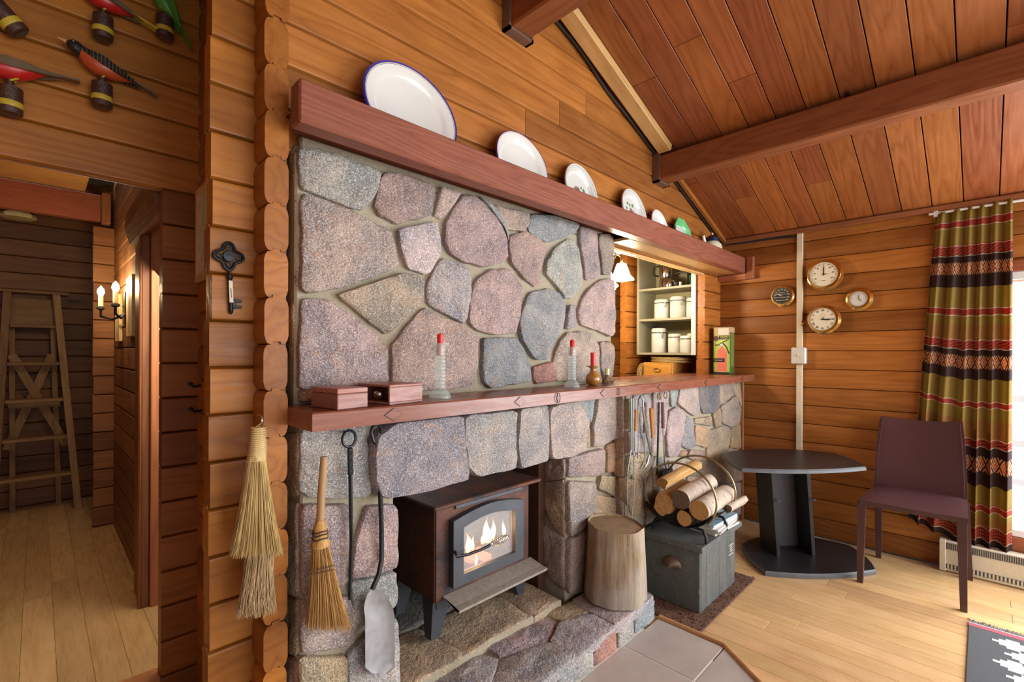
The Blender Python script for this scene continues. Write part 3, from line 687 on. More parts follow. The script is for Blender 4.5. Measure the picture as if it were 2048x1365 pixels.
for k, y in enumerate((1.452, 1.476)): grp(sh, box('sliding_track', 2.21, 3.455, y, y+.016, 1.826, 1.838, PINE, c=.002))
br = E('shelf_bracket', 'red brown wooden bracket block under the beam end at window wall', 'bracket', (3.725, 1.22, 1.80))
grp(br, box('end_block', 3.703, 3.748, 1.198, 1.246, 1.80, 1.965, TRIMZ, color=(.9, .7, .7))); grp(br, box('cleat', 3.703, 3.748, 1.248, 1.448, 1.80, 1.844, TRIMY, color=(1.1, .9, .9)))
# ------------------------------------------------------------------ plates
BLUE = flat('cobalt_glaze', (.035, .035, .30), .2); PURP = flat('plum_glaze', (.10, .035, .16), .2); GOLD = flat('gilding', (.75, .55, .22), .3, .8)
GREENG = flat('green_glaze', (.13, .50, .20), .2); GREYP = flat('grey_transfer', (.36, .38, .37), .3); PINK = flat('rose_transfer', (.62, .24, .20), .4); LEAF = flat('leaf_transfer', (.07, .30, .08), .4)
def plate(name, label, cx, zt, w, h, bands, seg=48, flowers=0, yb=1.396, group='plates on the beam shelf'):
    """bands: (outer radius fraction, material index). The plate leans on the logs behind the shelf."""
    z0 = 1.9125; t = E(name, label, 'plate', (cx, yb, z0), group=group); tilt = math.radians(11)
    prof = [(1.0, .0), (.985, -.006), (.80, .004), (.74, .010), (.68, .017), (.0, .018)]
    rr = sorted({r for r, _ in prof} | {b for b, _, _ in bands} | {b2 for _, b2, _ in bands}, reverse=True)
    def dep(r):
        for (a, da), (b, db) in zip(prof, prof[1:]):
            if b <= r <= a: return da+(db-da)*(a-r)/(a-b)
    def pos(r, a, d):
        x = r*w/2*math.cos(a); z = h/2+r*h/2*math.sin(a); y = d
        return Vector((x, y*math.cos(tilt)+(z)*math.sin(tilt)-h*math.sin(tilt)+.02, z*math.cos(tilt)-y*math.sin(tilt)))
    mats = [WHITEC]; mb = MB()
    for _, _, m_ in bands:
        if m_ not in mats: mats.append(m_)
    V = []; F = []; MI = []; n = seg; off = PI/seg if seg < 12 else 0
    for r in rr:
        for i in range(n): V.append(pos(r, 2*PI*i/n+off, dep(r)))
    for k in range(len(rr)-1):
        mid = (rr[k]+rr[k+1])/2; mi = 0
        for ro, ri, m_ in bands:
            if ri < mid < ro: mi = mats.index(m_)
        for i in range(n): F.append((k*n+i, k*n+(i+1) % n, (k+1)*n+(i+1) % n, (k+1)*n+i)); MI.append(mi)
    b0 = len(V)
    for i in range(n): V.append(pos(.985, 2*PI*i/n+off, .003))
    for i in range(n): V.append(pos(.6, 2*PI*i/n+off, .024))
    for i in range(n):
        F.append((b0+i, b0+(i+1) % n, (i+1) % n, i)); MI.append(mi if 0 else (mats.index(bands[0][2]) if bands and bands[0][0] >= .99 else 0))
        F.append((b0+n+i, b0+n+(i+1) % n, b0+(i+1) % n, b0+i)); MI.append(0)
    F.append(tuple(b0+n+i for i in range(n))); MI.append(0)
    mb.V = V; mb.F = F; mb.mi = MI
    o = mb.build('dish', mats, t, smooth=40)
    if flowers:
        rf2 = random.Random(int(cx*100)); fm = MB()
        for k in range(flowers):
            a = rf2.uniform(0, 2*PI); r = rf2.uniform(.05, .48)*(1 if k > 2 else .25); s = w*(.085 if k > 2 else .15)*rf2.uniform(.7, 1.2)
            mi = 0 if k < 3 else (1 if k % 2 else 2); ce_ = pos(r, a+1.2, .0165); ex = pos(r+.05, a+1.2, .0165)-ce_
            ux = Vector((1, 0, 0)); uz = (pos(.3, PI/2, .0165)-pos(.1, PI/2, .0165)).normalized()
            fm.add([ce_+ux*math.cos(2*PI*i/7+k)*s*.5*(1 if i % 2 else .6)+uz*math.sin(2*PI*i/7+k)*s*.5 for i in range(7)], [tuple(range(7))], mi)
        fm.build('flower_print', [PINK, LEAF, GREYP], t)
    return t
plate('serving_platter', 'largest oval white platter with cobalt blue gilded rim', .905, 2.24, .375, .335, [(1.0, .955, BLUE), (.955, .945, GOLD), (.935, .928, BLUE)])
plate('dinner_plate', 'round white plate with thin plum rim beside the largest platter', 1.455, 2.19, .315, .285, [(1.0, .965, PURP), (.95, .94, GOLD)])
plate('dinner_plate', 'white dotted rim plate with roses, left of the two rose plates', 1.872, 2.18, .255, .268, [(.985, .97, GREYP), (.93, .90, GREYP), (.86, .845, GREYP), (.80, .785, GREYP)], flowers=16)
plate('dinner_plate', 'white dotted rim plate with roses, right of the two rose plates', 2.365, 2.178, .252, .268, [(.985, .97, GREYP), (.93, .90, GREYP), (.86, .845, GREYP), (.80, .785, GREYP)], flowers=16)
plate('saucer', 'small round white saucer with faint blue sprig', 2.67, 2.13, .20, .216, [(1.0, .98, PINK)], flowers=4)
plate('saucer', 'small octagonal plate with wide green border', 2.985, 2.145, .24, .235, [(1.0, .62, GREENG)], seg=8, flowers=3)
tp = E('teapot', 'small cream teapot with navy lid at the end of the beam shelf', 'teapot', (3.40, 1.375, 1.9125)); tp.scale = (1.12, .95, 1.22)
M('body', *lathe([(.04, 0), (.062, .02), (.073, .055), (.066, .09), (.045, .108)], (0, 0, 0), 24), CREAM, tp, smooth=40)
NAVY = flat('navy_glaze', (.012, .014, .05), .25)
ld = M('lid', *lathe([(.052, 0), (.05, .02), (.03, .034), (.0, .038)], (0, 0, .108), 24), NAVY, tp, smooth=40)
k_ = M('knob', *lathe([(.006, 0), (.012, .012), (.0, .022)], (0, 0, .038), 12), GOLD, ld, smooth=True)
tube('spout', [(-.055, 0, .035), (-.10, 0, .07), (-.135, 0, .125)], [.02, .013, .010], CREAM, tp, seg=10)
tube('handle', bez((.06, 0, .09), (.12, 0, .12), (.12, 0, .02), (.062, 0, .03)), .007, NAVY, tp)
# ------------------------------------------------------------------ things on the mantel
CEDB = wood('little_box_wood', (.16, .055, .04), (.33, .15, .12), (.43, .21, .17), 'X', ring=18, knots=False, vary=.06, rough=.35)
b1 = E('wooden_box', 'small closed reddish wooden box nearest the mantel end', 'box', on(675, 821, 'Z', 1.0965), group='little wooden boxes on the mantel')
A, B, C = on(675, 821, 'Z', 1.0965), on(736, 814.5, 'Z', 1.0965), on(643, 812, 'Z', 1.0965)
V, F = obox(A, B, C, .041); M('body', loc(b1, V), F, CEDB, b1)
V, F = obox(A+Vector((0, 0, .0418)), B+Vector((0, 0, .0418)), C+Vector((0, 0, .0418)), .014); M('lid', loc(b1, V), F, CEDB, b1, color=(1.15, 1.1, 1.05))
A, B, C = on(779, 811, 'Z', 1.0965), on(845, 803.5, 'Z', 1.0965), on(751, 801, 'Z', 1.0965)
b2 = E('wooden_box', 'small wooden puzzle box with an open hollow end showing a ball', 'box', A, group='little wooden boxes on the mantel')
u = (B-A); n_ = Vector((-u.y, u.x, 0)).normalized(); dd = (C-A).dot(n_); ux = u.normalized(); hh = .058
def local_box(name, x0, x1, y0, y1, z0, z1, par, mat=CEDB, col=None):
    V, F = bxv(x0, x1, y0, y1, z0, z1, .0015); return M(name, [ux*Vector(v).x+n_*Vector(v).y+Vector((0, 0, Vector(v).z)) for v in V], F, mat, par, color=col)
L_ = u.length
local_box('bottom', 0, L_, 0, dd, 0, .007, b2); local_box('top', 0, L_, 0, dd, hh-.007, hh, b2, col=(1.2, 1.1, 1)); local_box('front_side', 0, L_, 0, .007, .007, hh-.007, b2); local_box('back_side', 0, L_, dd-.007, dd, .007, hh-.007, b2); local_box('far_end', L_*.5, L_, .007, dd-.007, .007, hh-.007, b2)
M('ball', *lathe([(.0, 0)]+[(.018*math.sin(PI*i/8), .018-.018*math.cos(PI*i/8)) for i in range(1, 8)]+[(.0, .036)], ux*.03+n_*(dd*.55)+Vector((0, 0, .008)), 16), STEEL, b2, smooth=True)
def candlestick(px, py, s, label):
    p = on(px, py, 'Z', 1.0965); t = E('glass_candlestick', label, 'candlestick', p, group='ribbed glass candlesticks')
    pr = [(.0, .0), (.036*s, .0), (.037*s, .006*s), (.030*s, .020*s), (.017*s, .034*s)]
    z = .034
    for i in range(11): pr += [(.0165*s, z*s), (.0185*s, (z+.005)*s), (.0165*s, (z+.010)*s), (.0155*s, (z+.0115)*s)]; z += .0122
    pr += [(.0155*s, z*s), (.031*s, (z+.012)*s), (.031*s, (z+.015)*s), (.0125*s, (z+.010)*s), (.0115*s, (z-.025)*s), (.0, (z-.026)*s)]
    M('glass', *lathe(pr, (0, 0, 0), 28, cap=False), GLASS, t, smooth=60)
    cz = (z-.0255)*s; h_ = .072*s
    c2 = M('red_candle', *lathe([(.0106*s, 0), (.0106*s, h_-.003), (.008*s, h_), (.0, h_-.001)], (0, 0, cz), 18), RED, t, smooth=40)
    tube('wick', [(0, 0, cz+h_-.002), (.001, 0, cz+h_+.007)], .0008, BLACKP, t, seg=5)
candlestick(880, 797, 1.0, 'tall ribbed glass candlestick with red candle next to wooden boxes')
candlestick(1144, 775, .98, 'ribbed glass candlestick with red candle next to the amber vase')
AMB = NT('amber_pottery_glaze', .12, 0, (.40, .17, .03)); AMB.b.inputs['Coat Weight'].default_value = .6; AMB = AMB.m
p = on(1186, 771, 'Z', 1.0965); t = E('amber_vase', 'round amber pottery vase holding a red candle', 'vase', p)
M('vase_body', *lathe([(.018, 0), (.032, .012), (.036, .030), (.031, .048), (.015, .062), (.012, .075), (.014, .082), (.033, .090), (.033, .092), (.011, .088), (.0, .086)], (0, 0, 0), 28, cap=False), AMB, t, smooth=60)
M('red_candle', *lathe([(.0125, 0), (.0125, .066), (.010, .068), (.0, .067)], (0, 0, .087), 16), RED, t, smooth=40)
p = on(1214, 767.5, 'Z', 1.0965); t = E('driftwood_candle_holder', 'gnarled driftwood piece with a short pale candle stub', 'candle holder', p)
DRIFT = wood('driftwood', (.05, .025, .012), (.20, .11, .05), (.30, .18, .09), 'X', ring=20, knots=False)
mb = MB()
for a, b, r in (((-.03, 0, .012), (.03, .005, .016), .014), ((-.02, -.006, .012), (.0, 0, .035), .013), ((.01, .004, .014), (.045, -.012, .012), .009), ((.0, 0, .03), (.002, 0, .043), .012), ((.02, .0, .015), (.042, .014, .024), .007)):
    mb.add(*tubev([Vector(a).lerp(Vector(b), i/4)+Vector((noise.noise(Vector((i, a[0]*90, 1)))*.004,)*3) for i in range(5)], [r*.7, r, r*.95, r, r*.6], 9))
mb.build('driftwood', DRIFT, t, smooth=True)
M('candle_stub', *lathe([(.012, 0), (.0125, .03), (.010, .033), (.0, .031)], (0, 0, .043), 16), flat('ivory_wax', (.72, .68, .34), .4), t, smooth=40)
tube('wick', [(0, 0, .073), (.001, 0, .086)], .0008, BLACKP, t, seg=5)
# ------------------------------------------------------------------ wood stove
RUST = NT('rusty_stove_steel', .55, .45); v = RUST.coord(); n1 = RUST.noise(v, 7, 5, .65); n2 = RUST.noise(v, 160, 3, .7)
cc_ = RUST.mix(RUST.rng(n1, .36, .62), (.040, .034, .036), (.165, .058, .030)); cc_ = RUST.mix(RUST.rng(n2, .58, .72, 0, .55), cc_, (.26, .18, .16)); RUST.base(cc_); RUST.bump(n2, .25, .002); RUST = RUST.m
CAST = NT('grey_cast_iron', .42, .6); v = CAST.coord(); n1 = CAST.noise(v, 9, 4); n2 = CAST.noise(v, 190, 3, .7)
cc_ = CAST.mix(n1, (.055, .062, .075), (.12, .13, .15)); CAST.base(CAST.mix(CAST.rng(n2, .6, .75, 0, .6), cc_, (.3, .3, .31))); CAST = CAST.m
ASHM = flat('ash_covered_steel', (.34, .30, .25), .8, .1, .4, 60)
st = E('wood_stove', 'rusty black steel wood stove with arched glass door in the firebox', 'stove', (1.31, 1.46, .158))
g_ = lambda o: grp(st, o)
X0, X1, YF, YB, ZB, ZT = 1.052, 1.566, 1.455, 1.80, .305, .672
g_(box('body_side', X0, X0+.012, YF, YB, ZB, ZT, RUST, c=.003)); g_(box('body_side', X1-.012, X1, YF, YB, ZB, ZT, RUST, c=.003)); g_(box('body_back', X0+.012, X1-.012, YB-.012, YB, ZB, ZT, RUST, c=.002)); g_(box('body_floor', X0+.012, X1-.012, YF+.01, YB-.012, ZB, ZB+.03, RUST, c=.002))
g_(box('top_plate', 1.012, 1.592, 1.398, 1.82, .673, .689, RUST, c=.004))
def arch(x0, x1, z0, z1, rise, n=14):                     # closed outline with an arched top
    return [(x0, z0), (x1, z0), (x1, z1)]+[(x1+(x0-x1)*i/n, z1+rise*math.sin(PI*i/n)) for i in range(1, n)]+[(x0, z1)]
def ringplate(o_, i_, y0, y1):                            # plate with a hole, outlines of equal length
    n = len(o_); V = [(x, y0, z) for x, z in o_]+[(x, y0, z) for x, z in i_]+[(x, y1, z) for x, z in o_]+[(x, y1, z) for x, z in i_]; F = []
    for i in range(n):
        j = (i+1) % n; F += [(i, j, n+j, n+i), (2*n+j, 2*n+i, 3*n+i, 3*n+j), (j, i, 2*n+i, 2*n+j), (n+i, n+j, 3*n+j, 3*n+i)]
    return V, F
ai, ao = arch(1.165, 1.45, .392, .572, .022), arch(1.115, 1.50, .352, .608, .028)
fo = arch(X0+.004, X1-.004, ZB+.002, .66, .0)
g_(M('front_plate', *ringplate(fo, arch(1.125, 1.49, .362, .598, .026), YF-.006, YF+.008), RUST))
dv = g_(M('door', *ringplate(ao, ai, YF-.036, YF-.007), CAST))
pane = NT('stove_glass', .04, 0, (.9, .9, .9)); pane.b.inputs['Alpha'].default_value = .22; pane.b.inputs['Specular IOR Level'].default_value = .9; pane = pane.m
n = len(ai); V = [(x, YF-.020, z) for x, z in ai]+[(x, YF-.016, z) for x, z in ai]
pn = M('glass_pane', V, [tuple(range(n)), tuple(range(n, 2*n))[::-1]]+[(j, i, n+i, n+j) for i, j in [(i, (i+1) % n) for i in range(n)]], pane); pn.parent = dv; pn.location = pn.location-dv.location-st.location
g_(box('air_bar', X0+.09, X1-.05, YF-.014, YF-.006, .642, .66, CAST, c=.002))
V, F = extr([(YF-.008, .318), (YF-.008, .326), (1.352, .308), (1.352, .298), (1.348, .298), (1.345, .31)], lambda u, v, a: (a, u, v), 1.085, 1.575); g_(M('ash_lip', V, F, ASHM))
for x, y in ((X0+.045, YF+.05), (X1-.045, YF+.05), (X0+.045, YB-.05), (X1-.045, YB-.05)):
    s = -1 if x < 1.3 else 1
    V, F = fixn, 0
    tp_ = [(x-s*.05, y-.035), (x+s*.04, y-.035), (x+s*.04, y+.035), (x-s*.05, y+.035)]; bt = [(x+s*.005, y-.03), (x+s*.045, y-.03), (x+s*.045, y+.01), (x+s*.005, y+.01)]
    V = [(a, b, ZB) for a, b in tp_]+[(a, b, .158) for a, b in bt]; F = fixn(V, [(0, 1, 2, 3), (4, 5, 6, 7), (0, 1, 5, 4), (1, 2, 6, 5), (2, 3, 7, 6), (3, 0, 4, 7)]); g_(M('leg', V, F, CAST))
g_(box('base_apron', X0+.02, X1-.02, YF+.012, YF+.03, ZB-.035, ZB, CAST, c=.002))
hx = [on(x, y, 'Y', 1.375) for x, y in ((914, 1114), (935, 1110), (962, 1100), (980, 1091))]
hd = g_(tube('door_handle', [Vector((1.128, YF-.03, hx[0].z-.004))]+hx, .006, IRON, seg=8))
a, b = on(980, 1091, 'Y', 1.375), on(1017, 1073, 'Y', 1.375); cl = []; ax = (b-a).normalized(); e1 = Vector((0, 1, 0)); e2 = ax.cross(e1)
for i in range(111):
    f = i/110; r = .004+.011*math.sin(PI*f)**.8; cl.append(a.lerp(b, f)+e1*r*math.cos(2*PI*11*f)+e2*r*math.sin(2*PI*11*f))
ch = tube('coil_grip', cl, .0016, STEEL, seg=5); ch.parent = hd; ch.location = ch.location-hd.location-st.location
# fire inside: logs, embers and flames
FIREB = flat('grey_fire_brick', (.32, .29, .27), .9, 0, .3, 30)
for i in range(5): g_(box('fire_brick', 1.07+i*.097, 1.164+i*.097, 1.77, 1.785, .34, .66, FIREB, c=.003))
CHAR = flat('charred_wood', (.05, .035, .03), .9, 0, .5, 60)
fg = E('fire_logs', 'charred logs burning behind the stove glass', 'firewood', (1.3, 1.6, .336))
for a, b, r in (((1.14, 1.56, .362), (1.48, 1.63, .37), .028), ((1.17, 1.68, .365), (1.46, 1.57, .395), .026), ((1.2, 1.62, .42), (1.44, 1.66, .425), .024)):
    grp(fg, tube('charred_log', [Vector(a).lerp(Vector(b), i/5) for i in range(6)], [r*.9, r, r*1.05, r, r*.97, r*.85], CHAR, seg=9))
EMB = NT('glowing_embers', .9, 0, (.3, .05, .03)); EMB.b.inputs['Emission Color'].default_value = (1, .16, .06, 1); EMB.b.inputs['Emission Strength'].default_value = 1.6; EMB = EMB.m
mb = MB(); r5 = random.Random(4)
for i in range(28):
    c0 = Vector((r5.uniform(1.2, 1.42), r5.uniform(1.54, 1.62), .338+r5.uniform(0, .05))); s = r5.uniform(.012, .022); V, F = bxv(-s, s, -s, s, -s*.6, s, s*.4)
    ro = Matrix.Rotation(r5.uniform(0, 3), 3, Vector((r5.random(), r5.random(), 1))); mb.add([ro @ Vector(v)+c0 for v in V], F)
o = mb.build('embers', EMB, None, kind='stuff'); o.parent = fg; o.location = o.location-fg.location
FLM = NT('flame', .9, 0, (1, .5, .15)); tcf = FLM.n('TexCoord'); sp = FLM.n('SeparateXYZ'); FLM.set(sp.inputs[0], tcf.outputs['Generated'])
FLM.set(FLM.b.inputs['Emission Color'], FLM.ramp(sp.outputs[2], [(0, (1, .42, .12)), (.35, (1, .78, .42)), (1, (1, .36, .10))])); FLM.b.inputs['Emission Strength'].default_value = 3.2; FLM = FLM.m
fm = E('fire_flames', 'small yellow flames behind the stove door glass', 'flames', (1.3, 1.55, .36))
for px, py, w, h in ((936, 1105, .040, .085), (945, 1100, .028, .06), (976, 1085, .055, .115), (985, 1078, .035, .09), (1008, 1070, .026, .07), (966, 1088, .03, .06), (952, 1130, .018, .05)):
    p = on(px, py, 'Y', 1.53); prf = []
    V = []; F = []; sd = px*.37; nn = 10
    for i in range(9):
        f = i/8; r = w/2*(math.sin(PI*min(1, f*.9+.18))**1.1)*(1-f)**.45; cx_ = w*.35*math.sin(f*3.2+sd)*f
        for k in range(nn): V.append((p.x+cx_+r*math.cos(2*PI*k/nn), p.y+r*.55*math.sin(2*PI*k/nn), p.z+h*f))
    for i in range(8):
        for k in range(nn): F.append((i*nn+k, i*nn+(k+1) % nn, (i+1)*nn+(k+1) % nn, (i+1)*nn+k))
    o = M('flame', V, F, FLM, smooth=True); grp(fm, o)
point('stove_fire_light', (1.3, 1.53, .47), 1.6, (1, .55, .22), .05)
# ------------------------------------------------------------------ fireside tools
def twist(p0, p1, r, turns, n=40):
    p0, p1 = Vector(p0), Vector(p1); V = []; F = []
    for i in range(n+1):
        f = i/n; c = p0.lerp(p1, f); a = 2*PI*turns*f
        for k in range(4): V.append(c+Vector((math.cos(a+k*PI/2), math.sin(a+k*PI/2), 0))*r)
    for i in range(n):
        for k in range(4): F.append((i*4+k, i*4+(k+1) % 4, (i+1)*4+(k+1) % 4, (i+1)*4+k))
    return V, F
YT = 1.308
t = E('fire_poker', 'thin black iron poker with ring top and twisted shaft', 'poker', on(700, 1200, 'Y', YT))
def wt(o, t): o.parent = t; o.location = o.location-t.location; return o
cR = on(698, 878, 'Y', YT); a1, b1_ = on(700, 897, 'Y', YT), on(701, 950, 'Y', YT)
ring = [cR+Vector((.020*math.sin(a), 0, .024*math.cos(a))) for a in [PI+2*PI*i/22 for i in range(23)]]
wt(tube('ring', ring, .0042, IRON, seg=7), t)
wt(M('twisted_grip', *twist(a1, b1_, .0085, 4.5), IRON, smooth=40), t)
wt(tube('shaft', [b1_, on(703, 1080, 'Y', YT), on(701, 1150, 'Y', YT), on(699, 1200, 'Y', YT)], [.0065, .006, .0055, .004], IRON, seg=7), t)
wt(tube('nail', [(cR.x, YT+.012, cR.z+.018), (cR.x, YT+.045, cR.z+.018)], .003, STEEL, seg=6), t)
t = E('fireplace_shovel', 'long black iron shovel with worn galvanised blade', 'shovel', on(760, 1320, 'Y', YT))
cR = on(753, 868, 'Y', YT)
wt(tube('ring', [cR+Vector((.019*math.sin(a)*(1 if math.cos(a) > 0 else .8), 0, .028*math.cos(a))) for a in [PI+2*PI*i/22 for i in range(23)]], .005, IRON, seg=7), t)
a1, b1_ = on(755, 888, 'Y', YT), on(760, 975, 'Y', YT)
wt(M('twisted_grip', *twist(a1, b1_, .010, 4.5), IRON, smooth=40), t)
wt(tube('shaft', [b1_, on(763, 1060, 'Y', YT), on(763, 1120, 'Y', YT), on(757, 1150, 'Y', YT-.015), on(744, 1180, 'Y', YT-.02)], .0075, IRON, seg=8), t)
out = [on(x, y, 'Y', YT-.022) for x, y in ((742, 1186), (760, 1178), (776, 1182), (788, 1215), (791, 1290), (788, 1340), (760, 1352), (732, 1345), (729, 1280), (731, 1215))]
GALV = flat('worn_galvanised_steel', (.42, .42, .43), .5, .55, .25, 50)
GU, GV = 10, 14; V = []; F = []
for lay in (0, 1):
    for b_ in range(GV+1):
        f = b_/GV; cxp = 751+(760-751)*min(1, f*3); hwp = (9+20.5*min(1, f*4.5)**.6) if f < .93 else 29.5-14*((f-.93)/.07)**2
        for a_ in range(GU+1):
            u_ = a_/GU*2-1; V.append(on(cxp+u_*hwp, 1180+f*168, 'Y', YT-.024+.012*(1-u_*u_)*min(1, f*5)+lay*.003))
K = (GU+1)*(GV+1)
for b_ in range(GV):
    for a_ in range(GU): k = b_*(GU+1)+a_; F.append((k, k+GU+1, k+GU+2, k+1)); F.append((K+k, K+k+1, K+k+GU+2, K+k+GU+1))
rim = [i for i in range(GU+1)]+[i*(GU+1)+GU for i in range(1, GV+1)]+[GV*(GU+1)+i for i in range(GU-1, -1, -1)]+[i*(GU+1) for i in range(GV-1, 0, -1)]
for a_, b_ in zip(rim, rim[1:]+rim[:1]): F.append((a_, b_, K+b_, K+a_))
wt(M('blade', V, F, GALV, smooth=45), t)
# brooms ------------------------------------------------------------
def bristles(name, axis_pts, parent, mat, n, rtop, rbot, seed, depth=.5, wav=0.0, r=.0009, jag=.04):
    """strands that leave a tied neck and fan out towards the tip; axis_pts = neck, tip-left, tip-right (world)"""
    rr = random.Random(seed); mb = MB(); nk, tl_, tr_ = [Vector(p) for p in axis_pts]
    for i in range(n):
        u = rr.uniform(-1, 1); w = rr.uniform(-1, 1)*math.sqrt(1-u*u*.8)
        tip = tl_.lerp(tr_, (u+1)/2); tip = tip+(nk-tip)*rr.uniform(0, jag*2.2)+Vector((0, w*rbot*depth, 0))
        st_ = nk+(tr_-tl_).normalized()*u*rtop+Vector((0, w*rtop, 0)); L = []
        for k in range(5):
            f = k/4; p = st_.lerp(tip, f); bow = math.sin(PI*f*.5)-f
            p = p+(tip-st_).cross(Vector((0, 1, 0))).normalized()*(bow*u*-.25*rbot)+Vector((wav*math.sin(f*7+i)*f, 0, 0)); L.append(p)
        mb.add(*tubev(L, [r, r, r*.95, r*.8, r*.45], 3, cap=False), 0)
    o = mb.build(name, mat, None, smooth=True, kind='stuff'); return wt(o, parent)
def straw(name, a, b):
    t_ = NT(name, .6); v = t_.coord((60, 60, 2.5)); n_1 = t_.noise(v, 4, 2); t_.base(t_.mix(t_.rng(n_1, .3, .7), a, b)); return t_.m
CORN = straw('broom_corn', (.33, .15, .035), (.72, .42, .13)); WHISK = straw('pale_whisk_straw', (.38, .22, .06), (.82, .60, .25)); HAIR = straw('tan_horsehair', (.34, .21, .09), (.68, .50, .27))
HANDLE = wood('broom_handle_wood', (.16, .08, .03), (.36, .21, .10), (.46, .29, .15), 'Z', knots=False)
TWINE = flat('dark_twine', (.09, .05, .03), .8)
YBR = 1.285
t = E('hearth_broom', 'golden corn broom with a short wooden handle hanging on stone', 'broom', on(655, 1285, 'Y', YBR))
wt(tube('handle', [on(648, 914, 'Y', YBR), on(643, 985, 'Y', YBR), on(640, 1052, 'Y', YBR)], [.0095, .0105, .011], HANDLE, seg=12), t)
wt(tube('hanging_cord', [on(650, 918, 'Y', YBR), on(656, 908, 'Y', YBR+.02), on(655, 900, 'Y', YBR+.035), on(646, 906, 'Y', YBR+.02), on(647, 917, 'Y', YBR)], .0012, flat('white_string', (.7, .68, .6), .8), seg=5), t)
nk = on(640, 1075, 'Y', YBR)
mbb = MB(); mbb.add(*tubev([on(641, 1040, 'Y', YBR), on(640, 1058, 'Y', YBR), nk, on(641, 1092, 'Y', YBR)], [.012, .0175, .019, .026], 14)); wt(mbb.build('bound_neck', CORN, None, smooth=40), t)
for yy, r in ((1062, .0185), (1068, .0192), (1076, .0198)): c_ = on(640, yy, 'Y', YBR); wt(tube('binding_cord', [c_+Vector((r*math.cos(a), r*math.sin(a), .002*math.sin(a*3))) for a in [2*PI*i/18 for i in range(19)]], .0022, TWINE, seg=5), t)
bristles('bristles', (on(640, 1086, 'Y', YBR), on(611, 1262, 'Y', YBR-.01), on(702, 1262, 'Y', YBR-.01)), t, CORN, 620, .022, .05, 3, depth=.6)
for f_, yy in ((0, 1138), (1, 1146)):
    wt(tube('stitching', [on(614+i*6.1, yy+8-i*1.6, 'Y', YBR-.033+.001*abs(i-5)) for i in range(10)], .0013, TWINE, seg=5), t)
# hanging whisks on the partition butt ends
YW = 1.315
t = E('whisk_broom', 'long pale straw whisk with woven handle hanging from a hook', 'broom', on(512, 1135, 'Y', YW))
hk = on(519, 834, 'Y', 1.352)
wt(tube('hook', [hk+Vector((0, .012, .004)), hk+Vector((0, -.012, .004)), hk+Vector((0, -.020, -.004)), hk+Vector((0, -.02, -.014)), hk+Vector((0, -.012, -.02)), hk+Vector((0, -.006, -.014))], .0026, STEEL, seg=7), t)
tp0 = on(517, 858, 'Y', YW)
wt(tube('hanging_cord', [tp0+Vector((-.012, 0, 0)), hk+Vector((-.002, -.018, -.016)), hk+Vector((.002, -.018, -.016)), tp0+Vector((.012, 0, 0))], .0015, WHISK, seg=5), t)
WRAP = flat('pale_cane_wrap', (.72, .56, .28), .5)
path = [on(x, y, 'Y', YW) for x, y in ((517, 856), (516, 880), (515, 900), (513, 920))]
wt(tube('handle_core', path, [.016, .0175, .0185, .022], WHISK, seg=12), t)
for i in range(17):
    f = i/16; k = min(2, int(f*3)); p = path[k].lerp(path[k+1], f*3-k); r = .0175+.0045*f
    wt(tube('cane_wrap', [p+Vector((r*math.cos(a), r*math.sin(a)*.9, 0)) for a in [2*PI*j/14 for j in range(15)]], .0018, WRAP, seg=5), t)
bristles('bristles', (on(513, 918, 'Y', YW), on(459, 1118, 'Y', YW-.01), on(566, 1112, 'Y', YW-.005)), t, WHISK, 680, .020, .055, 8, depth=.45)
t = E('horsehair_brush', 'wavy tan horsehair switch hanging behind the straw whisk', 'brush', on(515, 1240, 'Y', 1.335))
wt(tube('bound_root', [on(522, 1062, 'Y', 1.338), on(520, 1100, 'Y', 1.338)], [.008, .012], TWINE, seg=8), t)
bristles('hair', (on(520, 1095, 'Y', 1.338), on(472, 1240, 'Y', 1.32), on(552, 1230, 'Y', 1.32)), t, HAIR, 560, .030, .04, 5, depth=.45, wav=.006, r=.0011, jag=.08)
# cast iron key with thermometer --------------------------------------
YK = 1.441
kc = on(458, 513, 'Y', YK); t = E('key_thermometer', 'black cast iron key ornament with a thermometer strip on its shaft', 'ornament', on(463, 628, 'Y', YK))
q = []
for i in range(49):
    a = 2*PI*i/48; r = .0285+.0065*math.cos(4*a); q.append(kc+Vector((r*math.sin(a), 0, r*math.cos(a)*1.05)))
wt(tube('bow', q, .0045, IRON, seg=7), t)
wt(M('medallion', *lathe([(.0, -.004), (.014, -.003), (.0155, 0), (.0155, .005)], kc+Vector((0, -.001, 0)), 24, 'Y'), IRON, smooth=40), t)
for a in (0, PI/2, PI, 3*PI/2):
    c_ = kc+Vector((.022*math.sin(a), 0, .022*math.cos(a))); wt(tube('scroll', [c_+Vector((.0055*math.cos(b), 0, .0055*math.sin(b))) for b in [2*PI*j/12 for j in range(13)]], .002, IRON, seg=6), t)
s0, s1 = on(459, 541, 'Y', YK), on(462, 622, 'Y', YK)
wt(tube('shaft', [s0, s0.lerp(s1, .1), s0.lerp(s1, .12), s0.lerp(s1, .2), s0.lerp(s1, .22), s1], [.004, .004, .0075, .0075, .0058, .0058], IRON, seg=8), t)
wt(M('tip', *lathe([(.0, -.010), (.004, -.007), (.0055, .0)], s1, 10), IRON, smooth=True), t)
p0, p1 = s0.lerp(s1, .26), s0.lerp(s1, .80)
V, F = bxv(-.0048, .0048, -.0085, -.0055, 0, (p0-p1).length, .0005); wt(M('thermometer_strip', [p1+Vector(v)+(p0-p1).normalized()*0+Vector(((p0.x-p1.x)*Vector(v).z/(p0-p1).length, 0, 0)) for v in V], F, CREAM), t)
